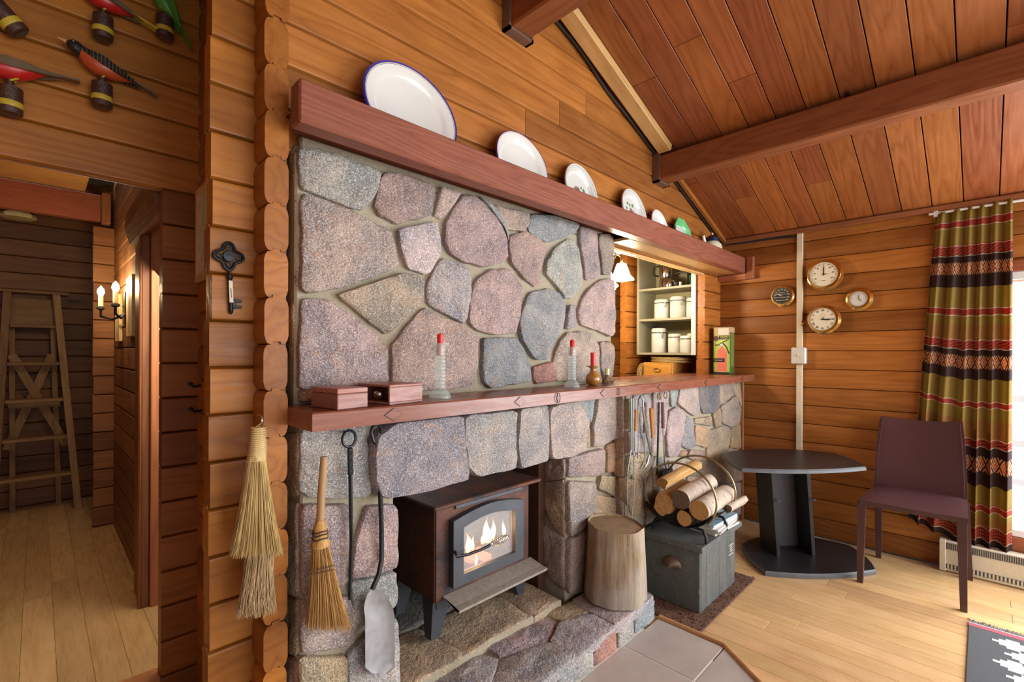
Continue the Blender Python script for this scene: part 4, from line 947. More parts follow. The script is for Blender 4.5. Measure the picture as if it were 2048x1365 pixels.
wt(tube('mercury', [p1+Vector((0, -.0092, .012)), p0+Vector((0, -.0092, -.02))], .0007, BLACKP, seg=5), t)
for dz in (.0, .016): wt(box('bit', s1.x+.003, s1.x+.026, YK-.004, YK+.003, s1.z+.008+dz, s1.z+.015+dz, IRON, c=.001), t)
wt(box('bit', s1.x+.003, s1.x+.012, YK-.003, YK+.003, s1.z+.006, s1.z+.033, IRON, c=.001), t)
# picture frame and hooks on the partition
fr = E('picture_frame', 'pale wooden picture frame hanging on the partition behind key', 'picture frame', (.42, 2.0, 1.5))
z0, z1, y0, y1 = 1.505, 1.845, 1.80, 2.075
for nm, a in (('frame_side', (.412, .4265, y1-.022, y1, z0, z1)), ('frame_side', (.412, .4265, y0, y0+.022, z0, z1)), ('frame_rail', (.412, .4265, y0+.0225, y1-.0225, z1-.022, z1)), ('frame_rail', (.412, .4265, y0+.0225, y1-.0225, z0, z0+.022))): grp(fr, box(nm, *a, PINEZ, c=.002))
grp(fr, box('print', .420, .4262, y0+.0225, y1-.0225, z0+.0225, z1-.0225, flat('pale_print', (.66, .68, .60), .3), c=0))
for px, py in ((398, 772), (400, 822)):
    p = on(px, py, 'X', .420); t = E('coat_hook', 'upper black iron coat hook on the partition edge' if py < 800 else 'lower black iron coat hook on the partition edge', 'hook', p)
    tube('arm', [(.006, 0, 0), (-.018, 0, -.002), (-.026, 0, .006)], .005, IRON, t, seg=7); M('knob', *lathe([(.0, -.008), (.008, -.004), (.009, .002), (.0, .008)], (-.027, 0, .008), 10), IRON, t, smooth=True)
# ------------------------------------------------------------------ stump, trunk, firewood
BARK = NT('weathered_stump_side', .85); v = BARK.coord((1, 1, .10)); n1 = BARK.noise(v, 34, 6, .65); n2 = BARK.noise(BARK.coord(), 4, 3)
cc_ = BARK.mix(BARK.rng(n1, .3, .7), (.09, .05, .022), (.50, .34, .17)); BARK.base(BARK.mix(BARK.rng(n2, .42, .66, 0, .75), cc_, (.40, .36, .31))); BARK.bump(n1, .6, .01); BARK = BARK.m
def endgrain(name, a, b, sc=70):
    t_ = NT(name, .85); tc = t_.n('TexCoord'); ln = t_.n('VectorMath', operation='LENGTH'); mp = t_.n('Mapping'); t_.set(mp.inputs[0], tc.outputs['Object']); mp.inputs['Scale'].default_value = (1, 1, 0); t_.set(ln.inputs[0], mp.outputs[0])
    nz = t_.noise(tc.outputs['Object'], 14, 4); w = t_.math('SINE', t_.math('MULTIPLY', t_.math('ADD', ln.outputs['Value'], t_.math('MULTIPLY', nz, .03)), sc*6)); c_ = t_.mix(t_.rng(w, -1, 1), a, b); t_.base(t_.mix(t_.rng(nz, .5, .7, 0, .5), c_, tuple(q*.55 for q in a))); t_.bump(w, .15, .002); return t_.m
ENDG = endgrain('stump_end_grain', (.26, .18, .09), (.33, .23, .12), 110)
sc_ = Vector((1.90, 1.212, .127)); t = E('tree_stump', 'weathered tree stump stool standing on the hearth beside the stove', 'stump', sc_)
n = 64; V = []; F = []; H_ = .322
pr = [(.143, 0), (.141, .06), (.136, .15), (.130, .25), (.126, .33), (.122, H_)]
def top(a): return H_+.007*math.cos(a-2.2)
for r, h in pr:
    for k in range(n):
        a = 2*PI*k/n; rr_ = r*(1+.08*noise.noise(Vector((math.cos(a)*2.1, math.sin(a)*2.1, h*1.2)))+.035*noise.noise(Vector((math.cos(a)*7, math.sin(a)*7, h*2)))); hz = h if h < .3 else h/H_*top(a); V.append((rr_*math.cos(a), rr_*math.sin(a), hz))
for i in range(len(pr)-1):
    for k in range(n): F.append((i*n+k, i*n+(k+1) % n, (i+1)*n+(k+1) % n, (i+1)*n+k))
F.append(tuple(range(n))[::-1]); M('trunk', V, F, BARK, t, smooth=50)
tv = V[-n:]; ct = sum([Vector(v) for v in tv], Vector())/n
V = [Vector(v)+Vector((0, 0, .0005)) for v in tv]+[ct.lerp(Vector(v), .5)+Vector((0, 0, .004)) for v in tv]+[ct+Vector((0, 0, .004))]
M('cut_top', V, [(k, (k+1) % n, n+(k+1) % n, n+k) for k in range(n)]+[(n+k, n+(k+1) % n, 2*n) for k in range(n)], ENDG, t, smooth=True)
# door mat
MATM = NT('brown_coir', .95); v = MATM.coord((1, 1, 1)); n1 = MATM.noise(v, 130, 3, .7); n2 = MATM.noise(v, 9, 2); w = MATM.n('TexWave', {'Scale': 14.0, 'Distortion': 2.0}); MATM.set(w.inputs['Vector'], v)
cc_ = MATM.mix(n1, (.06, .035, .02), (.24, .13, .075)); MATM.base(MATM.mix(MATM.rng(w.outputs[1], .4, .9, 0, .4), cc_, (.28, .10, .08))); MATM.bump(n1, 1.0, .01); MATM = MATM.m
t = E('door_mat', 'brown woven mat lying under the grey trunk', 'mat', (2.45, 1.0, .001))
mx0, mx1, my0, my1 = 2.082, 2.80, .885, 1.265; mb = MB(); r6 = random.Random(2)
mb.add(*bxv(mx0, mx1, my0, my1, .0015, .010, .004))
for i in range(900):
    x, y = r6.uniform(mx0, mx1), r6.uniform(my0, my1)
    if x > 2.24 and x < 2.66 and y > .96: continue
    d = Vector((r6.uniform(-.008, .008), r6.uniform(-.008, .008), .009)); mb.add(*tubev([(x, y, .008), Vector((x, y, .008))+d], [.003, .0012], 4, cap=False))
wt(mb.build('pile', MATM, None), t)
# grey trunk
TRK = NT('dark_grey_trunk', .55, .15); v = TRK.coord((1, 1, .3)); n1 = TRK.noise(v, 12, 5, .65); n2 = TRK.noise(TRK.coord(), 60, 3)
cc_ = TRK.mix(n1, (.045, .052, .05), (.16, .17, .16)); TRK.base(TRK.mix(TRK.rng(n2, .55, .75, 0, .4), cc_, (.28, .29, .28))); TRK.bump(n2, .2, .003); TRK = TRK.m
BX0, BX1, BY0, BY1 = 2.222, 2.672, .950, 1.235
t = E('storage_trunk', 'dark grey weathered storage trunk with scoop handle on the mat', 'trunk', (2.45, 1.09, .0105))
wt(box('end_panel', BX0, BX0+.015, BY0+.001, BY1, .0108, .303, TRK), t); wt(box('end_panel', BX1-.015, BX1, BY0+.001, BY1, .0108, .303, TRK), t); wt(box('back_panel', BX0+.0155, BX1-.0155, BY1-.015, BY1, .0108, .303, TRK), t); wt(box('bottom', BX0+.0155, BX1-.0155, BY0+.016, BY1-.016, .0108, .03, TRK), t)
for a, b in ((BX0+.0155, BX0+.075), (BX0+.0765, BX0+.235), (BX0+.2365, BX0+.33), (BX0+.3315, BX1-.0155)): wt(box('front_board', a, b, BY0, BY0+.015, .0108, .303, TRK, c=.002), t)
wt(box('lid', BX0-.018, BX1+.05, BY0-.018, BY1+.02, .304, .332, TRK, c=.003), t)
p = on(1343, 1128, 'X', BX0-.002); hnd = MB(); nn = 14
V = []
for i in range(nn+1):
    a = PI*i/nn
    for r, d in ((.054, 0.0), (.048, .014), (.026, .030), (.0, .034)): V.append((BX0-.0015-d*math.sin(a)**.6, p.y-.001+r*math.cos(a), p.z-.018+r*math.sin(a)*1.05))
F = []
for i in range(nn):
    for k in range(3): F.append((i*4+k, (i+1)*4+k, (i+1)*4+k+1, i*4+k+1))
hnd.add(V, F); wt(hnd.build('scoop_handle', flat('rusted_bronze', (.17, .115, .085), .5, .6, .3, 50), None, smooth=60), t)
PALEP = flat('pale_stencil', (.55, .56, .52), .7)
o = text('stencil_mark', 'SS', .040, (BX1-.062, BY0-.0006, .205), PALEP, None, (PI/2, 0, 0)); wt(o, t)
wt(box('stencil_bar', BX1-.092, BX1-.034, BY0-.001, BY0+.001, .228, .232, PALEP, c=0), t); wt(box('stencil_bar', BX1-.092, BX1-.034, BY0-.001, BY0+.001, .178, .182, PALEP, c=0), t)
# magazines
rm = random.Random(6); z = .3325
covers = [(.55, .52, .45), (.72, .72, .70), (.60, .57, .50), (.66, .66, .64), (.78, .78, .76), (.30, .46, .58)]
names = ['beige paper magazine at the very bottom of the pile', 'white magazine second from the bottom of the pile', 'yellowed folded magazine third from the bottom of pile', 'white magazine third from the top of the pile', 'white magazine second from the top of the pile', 'blue covered magazine topmost of the pile on trunk']
for i in range(6):
    th = rm.uniform(.006, .011); t = E('magazine', names[i], 'magazine', (2.535+rm.uniform(-.015, .015), 1.045+rm.uniform(-.012, .012), z), rm.uniform(-.14, .14), 'magazines piled on the trunk')
    V, F = bxv(-.140, .140, -.105, .105, .0008, th-.0008, .0005); M('pages', V, F, flat('magazine_pages_%d' % i, (.74, .72, .66), .7), t)
    cm = flat('magazine_cover_%d' % i, covers[i], .3); V, F = bxv(-.142, .142, -.107, .107, th-.0008, th, 0); M('front_cover', V, F, cm, t); V, F = bxv(-.142, .142, -.107, .107, 0, .0008, 0); M('back_cover', V, F, cm, t)
    z += th+.0003
ZM = z
# log rack with hoop handles
BRZ = flat('aged_brass_hoop', (.34, .27, .15), .35, .8, .2, 30)
RY = 1.075; t = E('firewood_rack', 'black iron log rack with tall brass hoops on the trunk', 'log rack', (2.39, RY, .3325))
nn = 16; V = []
rz0 = ZM+.004
for x in (2.235, 2.535):
    for i in range(nn+1):
        a = PI*(1.16+.68*i/nn); V.append((x, RY+.195*math.cos(a), rz0+.155+.155*math.sin(a)))
V += [Vector(v)+Vector((0, 0, .004)) for v in V]; k = nn+1; F = []
for i in range(nn):
    F += [(i, k+i, k+i+1, i+1), (2*k+i, 2*k+i+1, 3*k+i+1, 3*k+i), (i, i+1, 2*k+i+1, 2*k+i), (k+i, 3*k+i, 3*k+i+1, k+i+1)]
wt(M('tray', V, F, IRON, None), t)
for x in (2.265, 2.505):
    hoop = [(x, RY+.185*math.cos(a), rz0+.145+.165*math.sin(a)) for a in [PI*(-.22+1.44*i/30) for i in range(31)]]
    wt(tube('hoop', hoop, .0055, BRZ, seg=8), t)
for x in (2.262, 2.515):
    for s in (-1, 1):
        lg = wt(tube('leg', [(x, RY+s*.07, rz0+.012), (x, RY+s*.12, rz0+.008), (x, RY+s*.137, rz0-.02), (x, RY+s*.138, .337)], .0075, IRON, seg=8), t)
BIRCH = NT('birch_bark', .7); v = BIRCH.coord((3.5, 1, 1)); n1 = BIRCH.noise(v, 14, 4, .6); n2 = BIRCH.noise(BIRCH.coord(), 6, 3)
cc_ = BIRCH.mix(BIRCH.rng(n2, .35, .7), (.60, .52, .42), (.38, .29, .22)); BIRCH.base(BIRCH.mix(BIRCH.rng(n1, .58, .68, 0, .9), cc_, (.06, .045, .035))); BIRCH.bump(n1, .4, .006); BIRCH = BIRCH.m
SPLIT = wood('split_firewood', (.16, .07, .02), (.42, .23, .08), (.58, .36, .14), 'X', ring=14, knots=False, rough=.8); DKB = flat('dark_bark', (.09, .06, .04), .9, 0, .5, 40, .6)
ENDW = endgrain('log_end_orange', (.42, .22, .06), (.60, .36, .12), 160); ENDD = endgrain('log_end_dark', (.10, .065, .045), (.18, .12, .085), 160)
def firelog(label, p0, p1, r, side, end, lump=.10, seed=0, squash=1.0):
    p0, p1 = Vector(p0), Vector(p1); t = E('firewood_log', label, 'log', ((p0.x+p1.x)/2, (p0.y+p1.y)/2, min(p0.z, p1.z)-r), group='firewood in the rack')
    ax = (p1-p0).normalized(); e1 = Vector((0, 0, 1)); e1 = (e1-ax*e1.dot(ax)).normalized(); e2 = ax.cross(e1); n = 16; V = []; F = []
    for i in range(6):
        c_ = p0.lerp(p1, i/5)
        for k in range(n):
            a = 2*PI*k/n; rr_ = r*(1+lump*noise.noise(Vector((math.cos(a)*1.3+seed, math.sin(a)*1.3, i*.25)))); V.append(c_+e1*math.sin(a)*rr_*squash+e2*math.cos(a)*rr_)
    for i in range(5):
        for k in range(n): F.append((i*n+k, i*n+(k+1) % n, (i+1)*n+(k+1) % n, (i+1)*n+k))
    wt(M('bark', V, F, side, None, smooth=55), t)
    for V_, flip in ((V[:n], True), (V[-n:], False)):
        c_ = sum(V_, Vector())/n; o = M('cut_end', [v+ax*(-.001 if flip else .001) for v in V_]+[c_+ax*(-.0015 if flip else .0015)], [((k+1) % n, k, n) if flip else (k, (k+1) % n, n) for k in range(n)], end, None); wt(o, t)
zb = rz0+.012
firelog('birch log with orange cut end, lying lowest in the rack', (2.235, 1.035, zb+.040), (2.53, 1.03, zb+.046), .038, DKB, ENDW, seed=1)
firelog('thick white birch log with peeling bark, nearest the window', (2.225, .958, zb+.100), (2.55, .95, zb+.112), .047, BIRCH, ENDW, seed=2)
firelog('thick pale birch log with dark cut end, top of rack', (2.215, 1.043, zb+.134), (2.55, 1.045, zb+.152), .047, BIRCH, ENDD, seed=3)
firelog('rough split yellow log lying beside the stone wall', (2.225, 1.140, zb+.088), (2.50, 1.142, zb+.089), .046, SPLIT, SPLIT, lump=.45, seed=4, squash=1.35)
firelog('long thin split log lying across the very top', (2.185, 1.125, zb+.205), (2.56, 1.112, zb+.236), .029, SPLIT, SPLIT, lump=.35, seed=5)
firelog('small grey log at the back beside the trunk edge', (2.43, .900, zb+.075), (2.62, .888, zb+.084), .020, BIRCH, ENDD, lump=.3, seed=6)
# ------------------------------------------------------------------ barbecue tools hanging on the counter stone
YG = 1.252; STEELB = STEEL; STEEL = flat('dull_tool_steel', (.34, .34, .33), .38, .9, .25, 80)
ORW = flat('orange_varnished_wood', (.52, .22, .04), .35, 0, .2, 20); DKW = flat('dark_red_wood', (.13, .04, .03), .4, 0, .2, 20)
def rod(t, nm, pts, r, mat, y=YG, **k): return wt(tube(nm, [on(a, b, 'Y', y) for a, b in pts], r, mat, seg=7, **k), t)
def tool(name, label, base): return E(name, label, 'barbecue tool', on(*base, 'Y', YG), group='barbecue tools hanging under the counter')
t = tool('wire_grill_basket', 'long narrow wire mesh fish grill with steel handle', (1262, 1040))
rod(t, 'handle', [(1262, 796), (1263, 868), (1263, 905)], .005, STEEL); rod(t, 'handle', [(1266, 796), (1266, 905)], .004, STEEL)
rod(t, 'frame_wire', [(1262, 900), (1256, 940), (1254, 980), (1256, 1040)], .0028, STEEL); rod(t, 'frame_wire', [(1266, 900), (1268, 940), (1268, 990), (1263, 1040)], .0028, STEEL)
mb = MB()
for i in range(11):
    y = 922+i*11; mb.add(*tubev([on(1256, y, 'Y', YG), on(1268, y+12, 'Y', YG)], .0011, 4)); mb.add(*tubev([on(1268, y, 'Y', YG), on(1255, y+12, 'Y', YG)], .0011, 4))
wt(mb.build('mesh_wires', STEEL, None), t)
t = tool('toasting_fork', 'wire fork with orange wooden grip and bent prongs', (1272, 930))
rod(t, 'grip', [(1272, 820), (1271, 862)], .008, ORW); rod(t, 'shaft', [(1272, 800), (1270, 900), (1268, 912)], .0028, STEEL); rod(t, 'prong', [(1268, 908), (1254, 915), (1251, 928), (1262, 928)], .0016, IRON); rod(t, 'prong', [(1268, 908), (1280, 912), (1283, 924), (1274, 927)], .0016, IRON)
t = tool('kitchen_tongs', 'spring steel tongs with a looped top', (1300, 918))
rod(t, 'loop', [(1277, 830), (1277, 800), (1281, 793), (1285, 800), (1288, 830)], .0042, STEEL, y=YG-.006); rod(t, 'arm', [(1277, 828), (1277, 880), (1276, 918)], .0032, STEEL, y=YG-.006); rod(t, 'arm', [(1285, 815), (1294, 870), (1303, 912)], [.006, .008, .007], STEEL, y=YG-.006)
t = tool('barbecue_fork', 'long fork with dark red grip', (1291, 1020)); rod(t, 'grip', [(1290, 806), (1289, 866)], .008, DKW); rod(t, 'shaft', [(1290, 866), (1291, 960), (1292, 1010)], .0035, STEEL); rod(t, 'blade', [(1300, 905), (1293, 928), (1286, 940)], [.002, .008, .002], STEEL)
t = tool('barbecue_skewer', 'long skewer with turned orange wooden handle', (1305, 1000)); rod(t, 'handle', [(1302, 817), (1303, 835), (1305, 870), (1305, 877)], [.0115, .012, .009, .011], ORW, y=YG-.004); rod(t, 'ring', [(1303, 817), (1302, 800)], .002, STEEL); rod(t, 'shaft', [(1305, 877), (1306, 990)], .0035, STEEL)
t = tool('brass_topped_poker', 'dark iron poker with openwork brass top', (1316, 950)); rod(t, 'shaft', [(1318, 805), (1316, 880), (1314, 950)], .0055, IRON, y=YG-.004)
for tt, cx_, cy_ in ((t, 1318, 794),):
    c_ = on(cx_, cy_, 'Y', YG-.006)
    wt(tube('brass_rim', [c_+Vector((.020*math.cos(a), 0, .018*math.sin(a))) for a in [2*PI*i/20 for i in range(21)]], .0026, BRZ, seg=6), tt)
    for j in range(5): a = 2*PI*j/5; wt(tube('brass_petal', [c_, c_+Vector((.018*math.cos(a), 0, .017*math.sin(a)))], .0028, BRZ, seg=6), tt)
t = tool('barbecue_spatula', 'steel spatula with dark red grip and brass rosette top', (1332, 945)); rod(t, 'grip', [(1325, 805), (1326, 857)], [.008, .0095], DKW, y=YG-.004); rod(t, 'shaft', [(1326, 857), (1328, 900), (1329, 925), (1333, 940)], .004, STEEL, y=YG-.004)
c_ = on(1331, 791, 'Y', YG); wt(tube('brass_rim', [c_+Vector((.018*math.cos(a), 0, .018*math.sin(a))) for a in [2*PI*i/20 for i in range(21)]], .0026, BRZ, seg=6), t)
V = [on(x, y, 'Y', YG-.004) for x, y in ((1324, 940), (1345, 936), (1348, 965), (1322, 968))]; wt(M('blade', V+[v+Vector((0, .003, 0)) for v in V], fixn(V+[v+Vector((0, .003, 0)) for v in V], [(0, 1, 2, 3), (4, 5, 6, 7), (0, 1, 5, 4), (1, 2, 6, 5), (2, 3, 7, 6), (3, 0, 4, 7)]), IRON, None), t)
# ------------------------------------------------------------------ wall instruments
XW = 3.75
LACQ = flat('dial_black', (.02, .02, .02), .4); INK = flat('dial_ink', (.02, .02, .025), .6); WINK = flat('dial_white_print', (.75, .75, .70), .6)
def drum(name, label, cat, px, py, r, depth, dial, flange=1.12, face=.86):
    xf = XW-.002-depth; p = on(px, py, 'X', xf); t = E(name, label, cat, (XW-.002, p.y, p.z), group='brass ship instruments on the log wall')
    d = depth
    M('case', *lathe([(r*flange, 0), (r*flange, -.006), (r*.93, -.012), (r*.93, -d*.72), (r, -d*.8), (r, -d), (r*face, -d-.001), (r*face, -d+.004), (.0, -d+.004)], (0, 0, 0), 40, 'X', cap=False), BRASS, t, smooth=35)
    M('dial', *lathe([(r*face*.995, -d+.0035), (.0, -d+.0034)], (0, 0, 0), 40, 'X', cap=False), dial, t)
    return t, -d+.0028
def hand(t, x, ang, L, w, mat, nm='hand', tail=.15):
    s, c = math.sin(ang), math.cos(ang); P = [(-tail*L, -w*.5), (-tail*L, w*.5), (L*.6, w*.7), (L, 0), (L*.6, -w*.7)]
    V = [(x, -(a*s+b*c), a*c-b*s) for a, b in P]; V += [(v[0]-.0012, v[1], v[2]) for v in V]; n = 5
    M(nm, V, fixn(V, [tuple(range(n)), tuple(range(n, 2*n))]+[(i, (i+1) % n, n+(i+1) % n, n+i) for i in range(n)]), mat, t)
def ticks(t, x, r0, r1, n, w, mat, a0=0, a1=2*PI, nm='scale_ticks'):
    mb = MB()
    for i in range(n):
        a = a0+(a1-a0)*i/(n if abs(a1-a0-2*PI) < .01 else n-1); s, c = math.sin(a), math.cos(a)
        V = []
        for dx in (0, -.0005):
            for rr_, ww in ((r0, -w), (r0, w), (r1, w), (r1, -w)): V.append((x+dx, -(rr_*s+ww*c), rr_*c-ww*s))
        mb.add(V, fixn(V, [(0, 1, 2, 3), (4, 5, 6, 7), (0, 1, 5, 4), (1, 2, 6, 5), (2, 3, 7, 6), (3, 0, 4, 7)]))
    mb.build(nm, mat, t)
t, xf = drum('barometer', 'largest brass barometer with cream dial, top of the four', 'barometer', 1647, 549, .094, .052, DIALC)
ticks(t, xf, .066, .072, 48, .0006, INK, -2.4, 2.4); ticks(t, xf, .062, .072, 13, .0010, INK, -2.4, 2.4); hand(t, xf-.001, .0, .058, .005, INK); hand(t, xf-.002, 1.5, .03, .004, GOLD)
M('hub', *lathe([(.006, 0), (.006, -.004), (.0, -.005)], (xf, 0, 0), 12, 'X'), INK, t)
for i in range(7): a = -2.1+4.2*i/6; text('scale_number', str(28+i % 4), .012, (xf-.0004, -.053*math.sin(a), .053*math.cos(a)), INK, t, FACE_X)
box('maker_mark', xf-.0004, xf, -.012, .012, -.043, -.040, INK, t, c=0)
t, xf = drum('wall_thermometer', 'small brass thermometer with black dial left of the raceway', 'thermometer', 1563, 592, .068, .034, LACQ, 1.10)
ticks(t, xf, .050, .053, 60, .0006, WINK)
for i in range(11): a = -2.3+4.6*i/10; text('scale_number', str(i*10), .0125, (xf-.0004, -.043*math.sin(a), .043*math.cos(a)), WINK, t, FACE_X)
for z, w in ((.022, .020), (.010, .036), (-.012, .034), (-.033, .026)): box('dial_line', xf-.0004, xf, -w, w, z, z+.0022, WINK, t, c=0)
hand(t, xf-.001, -1.1, .038, .003, DIALC)
t, xf = drum('wall_hygrometer', 'small brass hygrometer with white dial, nearest the curtain', 'hygrometer', 1717, 598, .060, .036, WHITEC, 1.22, .80)
ticks(t, xf, .036, .040, 30, .0006, INK, -1.6, 1.6); hand(t, xf-.001, .05, .030, .002, INK); hand(t, xf-.001, 2.4, .026, .002, INK)
t, xf = drum('ship_clock', 'brass ship clock with Roman numerals at quarter past three', 'clock', 1645, 639, .088, .052, DIALC, 1.10)
for i, s in enumerate(('XII', 'I', 'II', 'III', 'IV', 'V', 'VI', 'VII', 'VIII', 'IX', 'X', 'XI')):
    a = 2*PI*i/12; o = text('numeral', s, .020, (xf-.0004, -.059*math.sin(a), .059*math.cos(a)), INK, t, (PI/2, 0, -PI/2)); o.rotation_euler = (Matrix.Rotation(a, 3, 'X') @ Matrix.Rotation(-PI/2, 3, 'Z') @ Matrix.Rotation(PI/2, 3, 'X')).to_euler(); o.scale = (.8, 1, 1)
ticks(t, xf, .071, .074, 60, .0005, INK); hand(t, xf-.001, 2*PI*3.27/12, .044, .007, INK, 'hour_hand'); hand(t, xf-.0025, 2*PI*15.2/60, .064, .004, INK, 'minute_hand'); hand(t, xf-.001, .35, .02, .002, INK, 'second_hand')
tube('second_dial', [(xf-.0003, .012*math.cos(a), .026+.012*math.sin(a)) for a in [2*PI*i/20 for i in range(21)]], .0004, INK, t, seg=4)
M('hub', *lathe([(.006, 0), (.006, -.005), (.0, -.006)], (xf, 0, 0), 12, 'X'), INK, t)
tube('winding_key', [(-.02, .098, -.012), (-.022, .118, -.018), (-.022, .128, -.008), (-.022, .120, .002), (-.022, .110, -.012), (-.022, .122, -.03), (-.022, .132, -.034)], .004, BRASS, t, seg=7)
# raceway and switch
t = E('cable_raceway', 'narrow cream plastic raceway with a switch box on the log wall', 'raceway', (XW, .905, 1.1))
CRM = flat('cream_plastic', (.74, .67, .50), .4)
box('channel', -.018, -.001, -.019, .019, .145, .985, CRM, t, c=.003); box('channel', -.018, -.001, -.019, .019, -.56, .075, CRM, t, c=.003)
sb = box('switch_box', -.045, -.001, -.045, .045, .078, .192, WHITEC, t, c=.006)
box('toggle', -.054, -.0455, -.004, .004, .130, .143, CRM, t, c=.001); box('toggle_plate', -.0462, -.0455, -.008, .008, .118, .152, CRM, t, c=0)
for z in (.095, .172): box('screw', -.0465, -.0455, -.003, .003, z, z+.006, CRM, t, c=0)
# ------------------------------------------------------------------ fire extinguisher carton
t = E('extinguisher_carton', 'tall green carton with a red fire extinguisher picture on counter', 'carton', (3.575, 1.355, 1.0965))
LIME = NT('lime_print', .35); tc = LIME.n('TexCoord'); sp = LIME.n('SeparateXYZ'); LIME.set(sp.inputs[0], tc.outputs['Generated']); LIME.base(LIME.ramp(sp.outputs[1], [(0, (.32, .58, .10)), (.5, (.62, .74, .28)), (1, (.26, .42, .03))])); LIME = LIME.m
OLIVE = flat('dark_green_print', (.07, .12, .02), .45); SAL = flat('salmon_red_print', (.78, .20, .15), .4); TANP = flat('tan_print', (.50, .36, .20), .4)
box('carton_body', -.045, .045, -.058, .058, 0, .345, [OLIVE], t, c=.001)
xf = -.0458; box('front_print', xf, -.0451, -.0575, .0575, .002, .343, LIME, t, c=0)
def pr_(nm, y0, y1, z0, z1, mat, k=1): return box(nm, xf-.0004*k, xf, y0, y1, z0, z1, mat, t, c=0)
pr_('top_panel', -.0575, .0575, .285, .343, TANP); pr_('logo_cloud', -.050, .025, .288, .335, WHITEC, 2); pr_('title_band', -.054, .020, .253, .282, LACQ, 2); pr_('footer', -.0575, .0575, .002, .016, LACQ)
text('carton_title', 'TUNDRA', .0155, (xf-.0010, -.018, .272), flat('yellow_print', (.80, .78, .12), .5), t, FACE_X); text('carton_subtitle', 'fire extinguisher', .0075, (xf-.0010, -.018, .2595), WINK, t, FACE_X)
n = 20; V = [(xf-.0006, .028-.056*0, .02)]; o_ = [(-.038, .02), (-.038, .155), (-.030, .178), (-.012, .192), (-.010, .205), (.006, .205), (.008, .192), (.026, .178), (.032, .155), (.032, .02)]
V = [(xf-.0008, -y, z) for y, z in [(-a, b) for a, b in o_]]; V = [(xf-.0008, a, b) for a, b in o_]; V2 = [(xf, a, b) for a, b in o_]; m_ = len(V)
M('extinguisher_picture', V+V2, [tuple(range(m_))[::-1], tuple(range(m_, 2*m_))]+[(i, (i+1) % m_, m_+(i+1) % m_, m_+i) for i in range(m_)], SAL, t)
M('gauge_picture', *lathe([(.011, 0), (.011, -.0012), (.0, -.0012)], (xf, -.002, .214), 16, 'X'), WHITEC, t); M('badge_picture', *lathe([(.019, 0), (.019, -.0010), (.0, -.0010)], (xf, .040, .262), 20, 'X'), flat('maroon_print', (.10, .02, .02), .5), t)
tube('lever_picture', [(xf-.0006, .012, .224), (xf-.0006, -.040, .248)], .003, LACQ, t, seg=5); tube('hose_picture', [(xf-.0006, -.010, .226), (xf-.0006, -.034, .20), (xf-.0006, -.054, .15)], .004, LACQ, t, seg=5); tube('nozzle_picture', [(xf-.0006, .014, .215), (xf-.0006, .046, .213)], .004, LACQ, t, seg=5)
pr_('label_band', -.022, .0565, .088, .116, LACQ, 3); text('label_text', 'FIRST ALERT', .0105, (xf-.0014, .020, .102), WINK, t, FACE_X)
box('side_print', -.030, .030, -.0586, -.0581, .06, .30, flat('side_print', (.16, .20, .06), .5), t, c=0); box('side_print', -.0445, .0445, -.0588, -.0581, .305, .343, TANP, t, c=0)
# ------------------------------------------------------------------ window, curtain, heater
w1 = struct(E('window_1', 'tall sliding window with overcast white light outside', None))
FRM = flat('white_window_frame', (.75, .77, .78), .4)
for a in ((3.742, 3.80, -.105, -.082, .20, 1.70), (3.742, 3.80, -2.19, -2.15, .20, 1.70), (3.742, 3.80, -2.15, -.105, 1.655, 1.70), (3.742, 3.80, -2.15, -.105, .262, .30)): box('frame', *a, FRM, w1)
box('mullion', 3.745, 3.78, -1.2, -1.15, .30, 1.655, FRM, w1)
PANE = NT('window_pane', .02, 0, (1, 1, 1)); PANE.b.inputs['Alpha'].default_value = .08; PANE = PANE.m
box('pane', 3.752, 3.756, -1.15, -.105, .30, 1.655, PANE, w1, c=0); box('pane', 3.752, 3.756, -2.15, -1.2, .30, 1.655, PANE, w1, c=0)
struct(box('trim_sill', 3.738, 3.75, -2.3, -.05, .19, .26, TRIMY, color=(.8, .6, .6)), 'reddish wooden sill under the window')
struct(box('trim_window_head', 3.735, 3.75, -2.3, -.02, 1.70, 1.76, TRIMY, color=(.8, .6, .6)))
struct(box('deck_outside', 3.83, 8, -4, 4, -.12, -.02, flat('snowy_deck', (.8, .82, .85), .8)))
t = E('deck_railing', 'pale deck railing outside the window', 'railing', (5.4, -1, -.02))
for y in (-1.4, -.55, .25): box('post', -.04, .04, y-.04, y+.04, 0, .95, FRM, t)
for z in (.25, .55, .9): box('rail', -.02, .02, -2, 1, z, z+.05, FRM, t)
# curtain --------------------------------------------------------
CT = NT('woven_striped_curtain', .85); tc = CT.n('TexCoord'); sp = CT.n('SeparateXYZ'); CT.set(sp.inputs[0], tc.outputs['UV'])
OL, OC, RD, BR = (.36, .245, .045), (.38, .19, .045), (.42, .055, .025), (.050, .018, .016)
def zc(y, x=1900): return (on(x, y, 'X', 3.71).z-.18)/1.90
bands = [(1130, BR), (1068, RD), (1045, OC), (1022, OL), (1015, RD), (1003, OL), (965, BR), (940, BR), (905, BR), (890, RD), (875, OC), (840, OC), (813, OL), (802+11, RD), (802, OL), (760, BR), (738, BR), (712, BR), (700, RD), (682, OC), (660, OL), (634, RD), (620, OL), (578, BR), (553, BR), (528, BR), (515, RD), (495, OL), (458, RD), (445, OL)]
bands = [(1130, BR), (1068, RD), (1045, OC), (1028, OL), (1015, RD), (1003, OL), (965, BR), (890, RD), (875, OC), (840, OL), (813, RD), (802, OL), (760, BR), (700, RD), (682, OC), (655, OL), (634, RD), (620, OL), (578, BR), (515, RD), (495, OL), (458, RD), (445, OL)]
